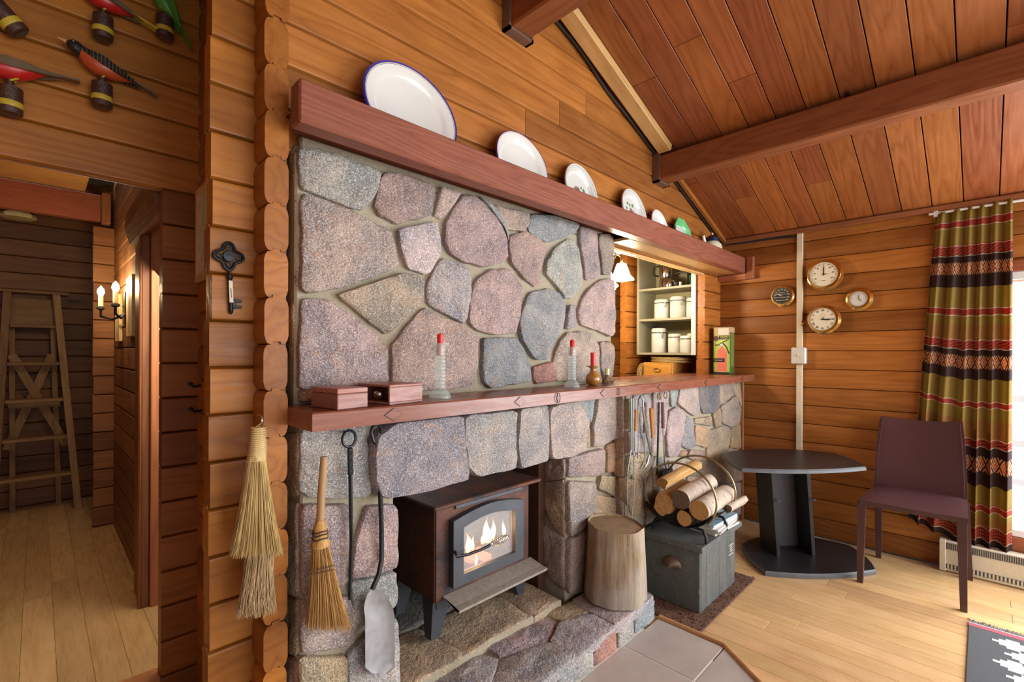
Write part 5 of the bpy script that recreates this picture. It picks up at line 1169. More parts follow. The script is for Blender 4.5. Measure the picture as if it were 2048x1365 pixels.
nd = CT.t.nodes.new('ShaderNodeValToRGB'); nd.color_ramp.interpolation = 'CONSTANT'; el = nd.color_ramp.elements
while len(el) < len(bands): el.new(.5)
for i, (y, c_) in enumerate(bands): el[i].position = max(0, min(1, zc(y))) if i else 0; el[i].color = c_+(1,)
CT.set(nd.inputs[0], sp.outputs[1]); col = nd.outputs[0]
ZB_ = [((zc(a)+zc(b))/2, abs(zc(a)-zc(b))/2) for a, b in ((527, 554), (711, 739), (906, 940))]
tz = None
for zm, zh in ZB_:
    k = CT.math('DIVIDE', CT.math('ABSOLUTE', CT.math('SUBTRACT', sp.outputs[1], zm)), zh); tz = k if tz is None else CT.math('MINIMUM', tz, k)
fu = CT.math('MULTIPLY', CT.math('PINGPONG', CT.math('MULTIPLY', sp.outputs[0], 9.0), .5), 2.0)
dd_ = CT.math('ADD', tz, fu)
mot = CT.ramp(CT.math('MULTIPLY', dd_, .5), [(0, (.55, .08, .02)), (.12, (.78, .62, .36)), (.20, (.60, .13, .03)), (.36, (.80, .64, .40)), (.44, (.08, .025, .02)), (.60, (.62, .16, .04)), (.70, (.76, .60, .36)), (.78, (.055, .02, .018))], 'CONSTANT')
def inband(a, b):
    lo, hi = zc(b), zc(a); g1 = CT.math('GREATER_THAN', sp.outputs[1], lo); l1 = CT.math('LESS_THAN', sp.outputs[1], hi); return CT.math('MULTIPLY', g1, l1)
msk = None
for a, b in ((528, 553), (712, 738), (908, 938)):
    k = inband(a, b); msk = k if msk is None else CT.math('MAXIMUM', msk, k)
col = CT.mix(msk, col, mot)
ck = CT.n('TexChecker', {'Scale': 1.0}); mp2 = CT.n('Mapping'); CT.set(mp2.inputs[0], tc.outputs['UV']); mp2.inputs['Scale'].default_value = (60, 150, 1); mp2.inputs['Rotation'].default_value = (0, 0, .6); CT.set(ck.inputs['Vector'], mp2.outputs[0])
ck.inputs[1].default_value = (.60, .10, .03, 1); ck.inputs[2].default_value = (.16, .02, .03, 1); msk = None
for a, b in ((1047, 1066), (877, 889), (684, 699), (497, 513)):
    k = inband(a, b); msk = k if msk is None else CT.math('MAXIMUM', msk, k)
col = CT.mix(msk, col, ck.outputs[0])
line = None
for y in (1045, 1068, 875, 890, 682, 700, 495, 515, 1003, 1015, 802, 813, 620, 634, 445, 458):
    k = inband(y-.8, y+.8); line = k if line is None else CT.math('MAXIMUM', line, k)
col = CT.mix(CT.math('MULTIPLY', line, .8), col, (.75, .68, .52))
wv = CT.noise(CT.coord((1, 1, 1), False, 'UV'), 300, 2); CT.base(CT.mix(CT.rng(wv, .3, .7, 0, .35), col, (.02, .012, .01)))
tr = CT.n('BsdfTranslucent'); CT.set(tr.inputs[0], col); mx = CT.n('MixShader'); mx.inputs[0].default_value = .42
CT.t.links.new(CT.b.outputs[0], mx.inputs[1]); CT.t.links.new(tr.outputs[0], mx.inputs[2]); CT.t.links.new(mx.outputs[0], CT.t.nodes['Material Output'].inputs[0])
t = E('curtain', 'gathered woven curtain striped olive, red and brown with embroidered bands', 'curtain', (3.71, .08, .16))
NU, NV = 150, 40; V = []; F = []; UV = []
for j in range(NV+1):
    f = j/NV; z = .18+1.90*f
    yl = .200+.112*(1-f); yr = -.110-.008*(1-f)
    amp = .017*(1-.4*f)+.003; pinch = 1 if f < .93 else 1+(f-.93)*2
    for i in range(NU+1):
        s = i/NU; sw = s+.012*math.sin(9*s+f*2); ph = 2*PI*6*sw+.8*math.sin(7*s)+.5*math.sin(3*s*PI+1.3*f)
        y = yl+(yr-yl)*s; x = 3.712+amp*math.sin(ph)*(1+.25*math.sin(5*s+2))
        zz = z+(.02*(s-.4) if f > .95 else 0)+(1-f)*.16*max(0, .45-s)+(1-f)*.008*math.sin(ph+1)
        V.append((x-3.71, y-.08+.006*math.cos(ph)*(1-f), zz-.16)); UV.append((s*1.6, f))
for j in range(NV):
    for i in range(NU): a = j*(NU+1)+i; F.append((a, a+1, a+NU+2, a+NU+1))
o = M('cloth', V, F, CT.m, t, smooth=True); uvl = o.data.uv_layers.new(name='UVMap')
for lp in o.data.loops: uvl.data[lp.index].uv = UV[lp.vertex_index]
md = o.modifiers.new('thickness', 'SOLIDIFY'); md.thickness = .0015
t2 = E('curtain_rod', 'white metal curtain rod above the window', 'curtain rod', (3.715, -.1, 2.075)); tube('rod', [(0, .33, 0), (0, -2.3, 0)], .008, WHITEC, t2, seg=8); box('rod_bracket', -.005, .034, .29, .31, -.02, .015, WHITEC, t2); box('rod_bracket', -.005, .034, -.42, -.40, -.02, .015, WHITEC, t2)
# baseboard heater
HTR = flat('cream_heater_enamel', (.66, .60, .48), .45); GRL = flat('dark_grille', (.10, .11, .12), .5, .4)
t = E('baseboard_heater', 'cream electric baseboard heater with dark grilles under the window', 'heater', (3.715, -1, .004))
box('casing', -.030, .033, -1.3, 1.175, .0, .175, HTR, t, c=.006)
box('upper_grille', -.032, -.0305, -1.28, 1.165, .128, .164, GRL, t, c=0); box('lower_grille', -.032, -.0305, -1.28, 1.165, .018, .044, GRL, t, c=0)
box('end_cap', -.035, .034, 1.15, 1.178, .0, .178, HTR, t, c=.003)
mb = MB()
for i in range(150): y = 1.14-i*.0152; mb.add(*bxv(-.0335, -.0322, y-.0035, y+.0035, .019, .043)); 
for i in range(260): y = 1.14-i*.0088; mb.add(*bxv(-.0335, -.0322, y-.0008, y+.0008, .130, .163))
o = mb.build('grille_fins', HTR, t); o['kind'] = 'stuff'
# ------------------------------------------------------------------ chair
LTH = NT('maroon_leather', .27); v = LTH.coord(); n1 = LTH.noise(v, 260, 3, .6); n2 = LTH.noise(v, 5, 3); LTH.base(LTH.mix(n2, (.060, .026, .028), (.095, .043, .046))); LTH.bump(n1, .12, .002); LTH = LTH.m
t = E('leather_chair', 'maroon leather dining chair with stitched seat and square legs', 'chair', (3.405, .263, 0))
def cx(p): return Vector(p)-Vector((3.405, .263, 0))
def legv(top, bot, wt_, wb_):
    top, bot = Vector(top), Vector(bot); V = [top+Vector((a*wt_, b*wt_, 0)) for a, b in ((-1, -1), (1, -1), (1, 1), (-1, 1))]+[bot+Vector((a*wb_, b*wb_, 0)) for a, b in ((-1, -1), (1, -1), (1, 1), (-1, 1))]
    return V, fixn(V, [(0, 1, 2, 3), (4, 5, 6, 7), (0, 1, 5, 4), (1, 2, 6, 5), (2, 3, 7, 6), (3, 0, 4, 7)])
for tp_, bt in (((3.190, .470, .435), (3.182, .474, 0)), ((3.190, .072, .435), (3.182, .064, 0))): M('front_leg', *legv(cx(tp_), cx(bt), .019, .013), LTH, t)
for tp_, bt in (((3.600, .448, .43), (3.645, .452, 0)), ((3.600, .070, .43), (3.648, .050, 0))): M('rear_leg', *legv(cx(tp_), cx(bt), .019, .013), LTH, t)
V = []; F = []; NX, NY = 10, 10
for lay in (0, 1):
    for i in range(NX+1):
        for j in range(NY+1):
            a, b = i/NX, j/NY; wd_ = .215-.012*a; sag = .012*math.sin(PI*b)*math.sin(PI*min(1, a+.08)); e = .006 if min(a, b, 1-b) < .01 else 0
            V.append((3.168+a*.445-3.405, (b-.5)*2*wd_, .462-sag-e-lay*.026))
K = (NX+1)*(NY+1)
for i in range(NX):
    for j in range(NY): a = i*(NY+1)+j; F.append((a, a+NY+1, a+NY+2, a+1)); F.append((K+a, K+a+1, K+a+NY+2, K+a+NY+1))
rim = [i for i in range(NY+1)]+[i*(NY+1)+NY for i in range(1, NX+1)]+[NX*(NY+1)+j for j in range(NY-1, -1, -1)]+[i*(NY+1) for i in range(NX-1, 0, -1)]
for a, b in zip(rim, rim[1:]+rim[:1]): F.append((a, b, K+b, K+a))
M('seat', V, F, LTH, t, smooth=50)
V = []; F = []; NZ = 12
for lay in (0, 1):
    for i in range(NZ+1):
        for j in range(NY+1):
            a, b = i/NZ, j/NY; wd_ = .203-.020*a*a; cur = .020*math.sin(PI*b)
            V.append((3.590+.062*a**1.4+cur*.8-.01-3.405+lay*.024, (b-.5)*2*wd_, .445+.425*a+.006*math.cos(PI*(b-.5))*a*0-.012*math.sin(PI*b)*a))
K = (NZ+1)*(NY+1)
for i in range(NZ):
    for j in range(NY): a = i*(NY+1)+j; F.append((a+1, a+NY+2, a+NY+1, a)); F.append((K+a+NY+1, K+a+NY+2, K+a+1, K+a))
rim = [i for i in range(NY+1)]+[i*(NY+1)+NY for i in range(1, NZ+1)]+[NZ*(NY+1)+j for j in range(NY-1, -1, -1)]+[i*(NY+1) for i in range(NZ-1, 0, -1)]
for a, b in zip(rim, rim[1:]+rim[:1]): F.append((b, a, K+a, K+b))
M('backrest', V, F, LTH, t, smooth=50)
for s in (-1, 1): tube('back_seam', [(3.580+.062*(i/8)**1.4-3.405-.004, s*(.190-.020*(i/8)**2), .47+.39*i/8) for i in range(9)], .0022, LTH, t, seg=5)
tube('seat_seam', [(3.171-3.405, -.21+.042*i, .452-.012*math.sin(PI*i/10)) for i in range(11)], .002, LTH, t, seg=5)
# ------------------------------------------------------------------ table
BLK = flat('black_laminate', (.022, .021, .023), .38, 0, .2, 90); BLKE = flat('grey_edge_band', (.10, .11, .12), .45)
t = E('pedestal_table', 'black boat shaped pedestal table with two upright panels', 'table', (3.30, .80, 0))
def boat(z0, z1, P, c=.008):
    P = [Vector((p[0]-3.30, p[1]-.80)) for p in P]; P2 = []
    m_ = len(P); ct = sum(P, Vector((0, 0)))/m_
    for i in range(m_):
        a, b = P[i], P[(i+1) % m_]; md_ = (a+b)/2; bow = (md_-ct).normalized()*(b-a).length*.075
        for k in range(8): f = k/8; P2.append(a.lerp(b, f)+bow*4*f*(1-f))
    n = len(P2); V = [(p.x, p.y, z0) for p in P2]+[(p.x, p.y, z1-c) for p in P2]+[(*(p+(ct-p).normalized()*c), z1) for p in P2]
    F = [tuple(range(n))[::-1]]+[(i, (i+1) % n, n+(i+1) % n, n+i) for i in range(n)]+[(n+i, n+(i+1) % n, 2*n+(i+1) % n, 2*n+i) for i in range(n)]+[tuple(range(2*n, 3*n))]
    mi = [0]+[1]*n+[1]*n+[0]; A_ = sum(a.x*b.y-b.x*a.y for a, b in zip(P2, P2[1:]+P2[:1]))
    if A_ < 0: F = [f[::-1] for f in F]
    return V, F, mi
for nm, z0, z1, P in (('tabletop', .578, .600, [(2.815, .965), (3.37, .475), (3.69, .70), (3.55, 1.02), (3.20, 1.20)]), ('base', .002, .028, [(2.885, .862), (3.355, .425), (3.665, .60), (3.60, .95), (3.20, 1.10)])):
    V, F, mi = boat(z0, z1, P); mb = MB(); mb.V = [Vector(v) for v in V]; mb.F = F; mb.mi = mi; mb.build(nm, [BLK, BLKE], t)
# two leaning uprights and the panel between them
def slab(name, A, B, z0, z1, th, mat, shift=(0, 0)):
    A, B = Vector(A)-Vector((3.30, .80)), Vector(B)-Vector((3.30, .80)); u = (B-A).normalized(); n_ = Vector((-u.y, u.x))*th/2; sh_ = Vector(shift)
    V = [(*p, z0) for p in (A-n_, B-n_, B+n_, A+n_)]+[(*(p+sh_), z1) for p in (A-n_, B-n_, B+n_, A+n_)]
    return M(name, V, fixn(V, [(0, 1, 2, 3), (4, 5, 6, 7), (0, 1, 5, 4), (1, 2, 6, 5), (2, 3, 7, 6), (3, 0, 4, 7)]), mat, t)
slab('upright', (3.150, .868), (3.31, 1.01), .0285, .577, .020, BLK, (-.055, .02)); slab('upright', (3.315, .722), (3.47, .865), .0285, .577, .020, BLK, (-.055, .02))
slab('centre_panel', (3.285, .965), (3.425, .835), .0285, .577, .018, BLKE, (-.055, .02))
for A in ((3.15, .868), (3.315, .722)): box('shelf_pin', A[0]-3.30-.05, A[0]-3.30-.018, A[1]-.80-.012, A[1]-.80+.006, .37, .376, BLKE, t, c=0)
M('grommet', *lathe([(.014, 0), (.014, .004), (.0, .004)], (-.055, .06, .44), 16, 'Y'), DKW, t)
# ------------------------------------------------------------------ rug
RUGM = NT('grey_woven_rug', .95); tc = RUGM.n('TexCoord'); mp = RUGM.n('Mapping'); RUGM.set(mp.inputs[0], tc.outputs['Object']); mp.inputs['Scale'].default_value = (1, 1, 1)
nz = RUGM.noise(tc.outputs['Object'], 420, 2); RUGM.base(RUGM.mix(nz, (.055, .06, .068), (.12, .13, .14))); RUGM.bump(nz, .8, .003); RUGM = RUGM.m
RUGW = flat('white_rug_wool', (.62, .66, .70), .95, 0, .15, 300, .6); RUGR = flat('pink_rug_stripe', (.48, .10, .14), .95, 0, .2, 300, .6)
t = E('woven_rug', 'grey woven rug with white stepped motifs and pink edge stripe', 'rug', (3.07, .045, .001))
box('ground', -1.6, 0, -.66, 0, 0, .006, RUGM, t, c=.002)
box('edge_stripe', -.050, -.022, -.66, 0, .0055, .0066, RUGR, t, c=0); box('edge_stripe', -.018, -.012, -.66, 0, .0055, .0066, RUGW, t, c=0)
cell = .021
pat = ['..XX..', '.XXXX.', 'XXXXXX', '.XXXX.', '..XX..']
for r_ in range(9):
    for c_ in range(4):
        x0 = -.085-r_*.098; y0 = -.075-c_*.15-(.035 if r_ % 2 else 0); mb = MB()
        for i, row in enumerate(pat):
            for j, ch_ in enumerate(row):
                if ch_ == 'X' and y0-(j+1)*cell > -.64: mb.add(*bxv(x0-(i+1)*.0185, x0-i*.0185, y0-(j+1)*cell, y0-j*cell, .0055, .0068))
        if mb.V: mb.build('stepped_motif', RUGW, t)
mb = MB(); r7 = random.Random(1)
for i in range(100): y = -.004-i*.0065; mb.add(*tubev([(-.002, y, .003), (.02, y+r7.uniform(-.006, .006), .004), (.034, y+r7.uniform(-.012, .012), .002)], .0018, 4, cap=False))
o = mb.build('fringe', flat('grey_fringe', (.24, .24, .25), .9), t); o['kind'] = 'stuff'
# ------------------------------------------------------------------ kitchen beyond the counter
SHM = flat('sage_shelf_paint', (.36, .34, .24), .45, 0, .08); SHB = flat('olive_shelf_back', (.34, .30, .17), .5, 0, .15, 8)
t = E('kitchen_shelf_unit', 'open sage painted shelf unit with canisters above the kitchen counter', 'shelf unit', (3.6, 1.73, 1.235))
X0_, X1_ = 3.45, 3.746; zs = (1.235, 1.505, 1.748)
for z in zs: wt(box('shelf', X0_, X1_-.013, 1.531, 1.983, z, z+.018, SHM, c=.002), t)
wt(box('side', X0_, X1_-.013, 1.984, 2.004, 1.235, 2.05, SHM, c=.002), t); wt(box('side', X0_, X1_-.013, 1.515, 1.530, 1.235, 2.05, SHM, c=.002), t); wt(box('back', X1_-.012, X1_, 1.515, 2.004, 1.235, 2.05, SHB, c=0), t); wt(box('top', X0_, X1_-.013, 1.531, 1.983, 2.032, 2.05, SHM, c=.002), t)
wt(box('face_stile', X0_-.010, X0_-.0005, 1.512, 1.545, 1.235, 2.05, flat('pale_blue_stile', (.62, .68, .66), .4), c=.002), t)
SEAL = flat('black_seal', (.02, .02, .02), .5)
def canister(y, z, r, h, label, x=3.56, lab=True):
    t = E('canister', label, 'canister', (x, y, z+.0002), group='white clamp lid canisters on the kitchen shelves')
    M('jar', *lathe([(r*.93, 0), (r, .006), (r, h*.80), (r*.96, h*.82)], (0, 0, 0), 28), WHITEC, t, smooth=40)
    M('seal', *lathe([(r*.985, h*.822), (r*.985, h*.84)], (0, 0, 0), 28), SEAL, t, smooth=40)
    M('lid', *lathe([(r*1.0, h*.842), (r*1.02, h*.87), (r*1.0, h*.93), (r*.93, h), (.0, h)], (0, 0, 0), 28), WHITEC, t, smooth=40)
    a = -2.3; tube('clamp', [((r+.004)*math.cos(a), (r+.004)*math.sin(a), h*.60), ((r+.012)*math.cos(a), (r+.012)*math.sin(a), h*.68), ((r+.007)*math.cos(a), (r+.007)*math.sin(a), h*.86)], .003, STEEL, t, seg=6)
    tube('clamp_wire', [((r+.002)*math.cos(b), (r+.002)*math.sin(b), h*.80) for b in [2*PI*i/24 for i in range(25)]], .0015, STEEL, t, seg=5)
canister(1.84, 1.5235, .060, .155, 'white canister on the middle shelf, first of three')
canister(1.703, 1.5235, .062, .168, 'white canister on the middle shelf, centre of three')
canister(1.585, 1.5235, .048, .150, 'white canister on the middle shelf behind the pale stile')
canister(1.865, 1.2535, .059, .195, 'tallest white canister on the bottom shelf')
canister(1.725, 1.2535, .056, .148, 'short white canister in the middle of the bottom shelf')
canister(1.602, 1.2535, .052, .150, 'white canister at the end of bottom shelf, behind another', x=3.62)
canister(1.60, 1.2535, .056, .128, 'lowest white canister in front at the bottom shelf end', x=3.505)
COFF = flat('polished_percolator', (.60, .58, .55), .15, 1.0, .1)
t = E('coffee_percolator', 'steel stovetop percolator with black handle on the top shelf', 'coffee pot', (3.58, 1.82, 1.7662))
M('pot', *lathe([(.045, 0), (.047, .07), (.041, .085), (.047, .10), (.050, .19), (.046, .205), (.02, .216), (.0, .218)], (0, 0, 0), 24), COFF, t, smooth=40); M('lid_knob', *lathe([(.008, 0), (.010, .014), (.0, .020)], (0, 0, .217), 12), BLACKP, t, smooth=True)
tube('handle', [(-.02, .045, .19), (-.03, .085, .18), (-.03, .088, .12), (-.02, .05, .105)], .008, BLACKP, t); tube('spout', [(.0, -.045, .14), (0, -.06, .175)], [.012, .006], COFF, t)
t = E('espresso_pot', 'small steel jug standing in front on the top shelf', 'jug', (3.50, 1.755, 1.7662)); M('jug_body', *lathe([(.03, 0), (.033, .01), (.03, .05), (.027, .058)], (0, 0, 0), 20), COFF, t, smooth=40); tube('jug_handle', [(0, -.028, .05), (0, -.05, .045), (0, -.05, .015), (0, -.03, .01)], .004, COFF, t)
t = E('coffee_press', 'coffee press with black handle and steel cylinder on the top shelf', 'coffee pot', (3.60, 1.60, 1.7662)); M('press_glass', *lathe([(.042, 0), (.044, .01), (.044, .11), (.042, .112)], (0, 0, 0), 24), glassm('dark_teal_glass', (.25, .6, .5)), t, smooth=40); M('press_collar', *lathe([(.046, .10), (.046, .135), (.02, .15)], (0, 0, 0), 24), BLACKP, t, smooth=40); M('press_cylinder', *lathe([(.024, .15), (.024, .26), (.02, .265)], (0, 0, 0), 20), COFF, t, smooth=40); tube('press_handle', [(-.02, .04, .115), (-.03, .10, .12), (-.03, .135, .115)], .008, BLACKP, t)
for y, c_, nm in ((1.665, COFF, 'small steel cup beside the coffee press'), (1.70, BLACKP, 'small dark measuring cup on the top shelf')):
    t = E('small_cup', nm, 'cup', (3.52, y, 1.7662), group='cups on the top kitchen shelf'); M('cup', *lathe([(.014, 0), (.016, .03), (.0165, .035), (.014, .034), (.012, .004), (.0, .004)], (0, 0, 0), 16, cap=False), c_, t, smooth=40)
# lower cabinet, bread box and woven mats
KTOP = .985
t = E('kitchen_cabinet', 'low kitchen cabinet below the shelf unit', 'cabinet', (3.55, 1.85, 0)); wt(box('cabinet_body', 3.30, 3.746, 1.68, 2.03, 0, KTOP-.03, LOGY), t); wt(box('cabinet_top', 3.28, 3.746, 1.675, 2.03, KTOP-.03, KTOP, SHM), t)
BREAD = wood('golden_bread_box', (.36, .14, .02), (.58, .28, .05), (.68, .36, .09), 'Y', knots=False, vary=.03)
t = E('bread_box', 'golden wooden bread box with a carved crescent pull', 'bread box', (3.5, 1.79, KTOP)); wt(box('box_body', 3.42, 3.70, 1.665+.01, 1.925, KTOP, 1.175, BREAD), t); fr_ = wt(box('roll_front', 3.412, 3.4195, 1.69, 1.91, KTOP+.02, 1.160, BREAD, color=(1.1, 1.05, 1)), t)
wt(tube('crescent_pull', [(3.409, 1.80+.028*math.cos(a), 1.118+.014*math.sin(a)) for a in [2*PI*i/24 for i in range(25)]], .004, flat('pull_wood', (.30, .12, .02), .4), seg=6), t)
STRAW = NT('woven_straw', .7); tc = STRAW.n('TexCoord'); w_ = STRAW.n('TexWave', {'Scale': 60.0, 'Distortion': 1.0}, wave_type='RINGS'); STRAW.set(w_.inputs['Vector'], tc.outputs['Object']); STRAW.base(STRAW.mix(w_.outputs[1], (.34, .20, .06), (.66, .48, .20))); STRAW.bump(w_.outputs[1], .6, .006); STRAW = STRAW.m
z = 1.1755
for i in range(4):
    t = E('placemat', ['oval straw placemat lowest on the bread box', 'oval straw placemat second on the bread box', 'oval straw placemat third on the bread box', 'oval straw placemat topmost on the bread box'][i], 'placemat', (3.56, 1.755+.01*(i % 2), z), group='straw placemats on the bread box')
    V, F = lathe([(.0, 0), (.15, .0), (.154, .005), (.15, .010), (.0, .010)], (0, 0, 0), 36, cap=False); V = [(v.x*.86, v.y*1.02+0, v.z) for v in V]; M('mat', V, F, STRAW, t, smooth=40); z += .0103
for i in range(3):
    t = E('placemat', ['oval straw placemat leaning nearest the bread box', 'oval straw placemat leaning in the middle of three', 'oval straw placemat leaning outermost of three'][i], 'placemat', (3.49, 1.94+.014*i, KTOP+.0002), group='straw placemats leaning beside the bread box')
    V, F = lathe([(.0, 0), (.088, .0), (.092, .005), (.088, .010), (.0, .010)], (0, 0, 0), 36, cap=False); V = [(v.x*.9, v.z, v.y*1.0+.092) for v in V]; M('mat', V, [f[::-1] for f in F], STRAW, t, smooth=40)
# glass fronted cupboard further back
t = E('corner_cupboard', 'wooden cupboard with pale shelves glimpsed behind the stone', 'cupboard', (3.1, 2.6, 0))
wt(box('cupboard_back', 3.30, 3.32, 2.17, 3.1, .9, 2.1, SHB), t)
wt(box('cupboard_panel', 2.95, 3.30, 2.85, 2.87, .9, 2.1, BREAD, color=(.8, .7, .7)), t); wt(box('cupboard_bottom', 2.96, 3.298, 2.17, 2.848, .9, .92, BREAD), t)
for z in (1.19, 1.50, 1.78): wt(box('cupboard_shelf', 2.96, 3.298, 2.17, 2.848, z, z+.014, PINE), t)
t = E('glass_dome', 'clear glass dome on the cupboard shelf', 'glass dome', (3.08, 2.42, 1.5145)); M('dome', *lathe([(.075, 0), (.075, .06), (.06, .10), (.02, .125), (.012, .135), (.0, .142)], (0, 0, 0), 24, cap=False), GLASS, t, smooth=40); M('dome_base', *lathe([(.082, 0), (.082, .008), (.0, .008)], (0, 0, 0), 24), COFF, t)
for y in (2.40, 2.30): t = E('steel_cup', 'small steel cup on the low cupboard shelf, %s' % ('behind' if y > 2.35 else 'in front'), 'cup', (3.06, y, 1.2045), group='steel cups in the cupboard'); M('cup_wall', *lathe([(.03, 0), (.033, .05), (.031, .05), (.028, .004), (.0, .004)], (0, 0, 0), 18, cap=False), COFF, t, smooth=40)
struct(box('floor_kitchen', 2.2, 3.75, 1.66, 3.15, -.01, 0, LAMY)); struct(box('ceiling_kitchen', 2.17, 3.75, 1.52, 3.15, 2.32, 2.35, HCEIL))
# pendant lamp
LIT = NT('lit_opal_glass', .4, 0, (.95, .92, .85)); LIT.b.inputs['Emission Color'].default_value = (1, .90, .72, 1); LIT.b.inputs['Emission Strength'].default_value = 4.5; LIT = LIT.m
pc = on(1243, 545, 'Y', 1.80)
t = E('antler_pendant_lamp', 'lit lamp with white bell glass shades on antler arms', 'lamp', (pc.x, pc.y, 1.70))
def bell(x, y, z, s):
    V, F = lathe([(.030*s, .115*s), (.034*s, .11*s), (.048*s, .07*s), (.060*s, .035*s), (.088*s, .0), (.085*s, .0), (.056*s, .036*s), (.044*s, .07*s), (.028*s, .11*s)], (x, y, z), 28, cap=False)
    nn_ = 9; V = [Vector((v.x, v.y, v.z+(.0025*s*math.cos(6*math.atan2(v.y-y, v.x-x)) if v.z < z+.004 else 0))) for v in V]; M('glass_shade', V, F, LIT, t, smooth=60)
bell(0, 0, .062, 1.0); bell(-.09, .07, .015, 1.0); bell(.02, .16, .015, 1.0)
HORN = flat('antler', (.52, .36, .18), .5, 0, .2, 15)
for a, b in (((0, 0, .175), (-.02, .04, .25)), ((-.09, .07, .13), (-.03, .05, .26)), ((.02, .16, .13), (-.01, .06, .27))): tube('antler_arm', bez(a, Vector(a)+Vector((0, 0, .05)), Vector(b)+Vector((.06, -.03, -.02)), b), [.010-.0004*i for i in range(13)], HORN, t)
tube('chain', [(-.02, .05, .26), (-.02, .05, .62)], .004, BRASS, t)
point('pendant_bulb', (pc.x-.01, pc.y+.0, 1.69), 22, (1, .82, .54), .07)
# ------------------------------------------------------------------ hall: stepladder, sconce, boards, ceiling lamp
LAD = wood('old_ladder_wood', (.06, .03, .014), (.23, .125, .055), (.32, .185, .085), 'Z', knots=False, rough=.7); LADX = wood('old_ladder_tread', (.06, .03, .014), (.23, .125, .055), (.32, .185, .085), 'X', knots=False, rough=.7)
t = E('stepladder', 'old grey brown wooden stepladder leaning closed in the hall', 'ladder', (-.0, 4.92, .06))
YA = 4.86; tl, trr = on(15, 585, 'Y', 4.98), on(112, 585, 'Y', 4.98); bl, brr = on(-15, 1020, 'Y', YA), on(156, 1003, 'Y', YA); bl.z = brr.z = .062
def bar(nm, a, b, w, th, mat=LAD):
    a, b = Vector(a), Vector(b); d = (b-a).normalized(); s = d.cross(Vector((0, 1, 0))).normalized()*w/2; n_ = Vector((0, th/2, 0)); V = [a-s-n_, a+s-n_, a+s+n_, a-s+n_, b-s-n_, b+s-n_, b+s+n_, b-s+n_]
    return wt(M(nm, V, fixn(V, [(0, 1, 2, 3), (4, 5, 6, 7), (0, 1, 5, 4), (1, 2, 6, 5), (2, 3, 7, 6), (3, 0, 4, 7)]), mat), t)
bar('rail', tl, bl, .040, .07); bar('rail', trr, brr, .040, .07)
wt(box('top_step', tl.x-.07, trr.x+.07, 4.93, 5.05, tl.z, tl.z+.022, LADX), t)
for py in (656, 731, 804, 880, 955):
    f = (tl.z-on(80, py, 'Y', 4.9).z)/(tl.z-bl.z); a, b = tl.lerp(bl, f), trr.lerp(brr, f); wt(box('tread', a.x+.022, b.x-.022, a.y-.055, a.y+.03, a.z, a.z+.022, LADX), t)
for sx in (0, 1):
    a = Vector((tl.x+.02 if not sx else trr.x-.02, 5.05, tl.z-.30)); b = Vector((bl.x+.06 if not sx else brr.x-.10, 5.08, .5)); bar('rear_rail', (a.x, 5.05, tl.z-.03), (b.x+(.03 if not sx else .0), 5.085, .062), .03, .03)
bar('cross_brace', (tl.x+.02, 5.03, tl.z-.45), (brr.x-.06, 5.06, tl.z-1.15), .05, .015); bar('cross_brace', (trr.x-.02, 5.045, tl.z-.45), (bl.x+.06, 5.075, tl.z-1.15), .05, .015)
wt(box('back_rail', tl.x, trr.x+.03, 5.05, 5.075, tl.z-.85, tl.z-.78, LADX), t); wt(box('top_panel', tl.x+.03, trr.x-.03, 5.04, 5.05, tl.z-.24, tl.z-.03, LADX, color=(.8, .8, .8)), t)
# sconce with two bulbs
SX = .37
t = E('wall_sconce', 'black iron candle sconce with lit bulb between two pale boards', 'sconce', (SX, 3.62, 1.5))
BULB = NT('lit_bulb', .3, 0, (1, .9, .7)); BULB.b.inputs['Emission Color'].default_value = (1, .84, .55, 1); BULB.b.inputs['Emission Strength'].default_value = 40; BULB = BULB.m
def bulb(y, x, z):
    tube('arm', [(-.004, 0, -.03), (x*.5, y*.6, -.06), (x, y, -.04), (x, y, 0)], .007, IRON, t, seg=7)
    M('candle_cup', *lathe([(.010, 0), (.022, .006), (.018, .018), (.013, .02)], (x, y, -.002), 16), IRON, t, smooth=40)
    M('candle_sleeve', *lathe([(.012, .02), (.012, .085)], (x, y, 0), 14), CREAM, t, smooth=40)
    M('bulb_glass', *lathe([(.010, .085), (.018, .105), (.014, .125), (.0, .145)], (x, y, 0), 14), BULB, t, smooth=True)
    point('sconce_bulb', (SX+x-.03, 3.62+y, 1.5+.13), 5.0, (1, .76, .42), .025)
bulb(.16, -.10, -.0); bulb(-.16, -.06, 0)
box('back_plate', -.006, -.0005, -.03, .03, -.09, .10, IRON, t, c=.002)
for y0, y1, z0, z1, lb in ((3.74, 3.95, 1.31, 1.60, 'pale knotty wall board with blue streak, further from the doorway'), (3.19, 3.42, 1.33, 1.66, 'pale knotty wall board with blue streak, nearest the doorway')):
    t = E('wall_board', lb, 'wooden board', (SX-.008, (y0+y1)/2, z0)); wt(box('board', SX-.018, SX-.001, y0, y1, z0, z1, PINEZ, c=.003), t)
    ym = (y0+y1)/2; wt(box('painted_streak', SX-.019, SX-.0182, ym-.02, ym+.015, z0+.02, z1-.06, flat('blue_grey_streak', (.28, .34, .34), .5), c=0), t)
oc = on(37, 437, 'Z', 2.23); t = E('hall_ceiling_lamp', 'unlit yellowish octagonal lamp on the hall ceiling', 'lamp', (oc.x, oc.y, 2.23))
M('diffuser', *lathe([(.0, 0), (.09, .0), (.10, .012), (.095, .03)], (0, 0, 0), 8), flat('yellowed_diffuser', (.80, .68, .36), .5), t); M('lamp_mount', *lathe([(.06, .03), (.06, .169)], (0, 0, 0), 16), CREAM, t, smooth=40)
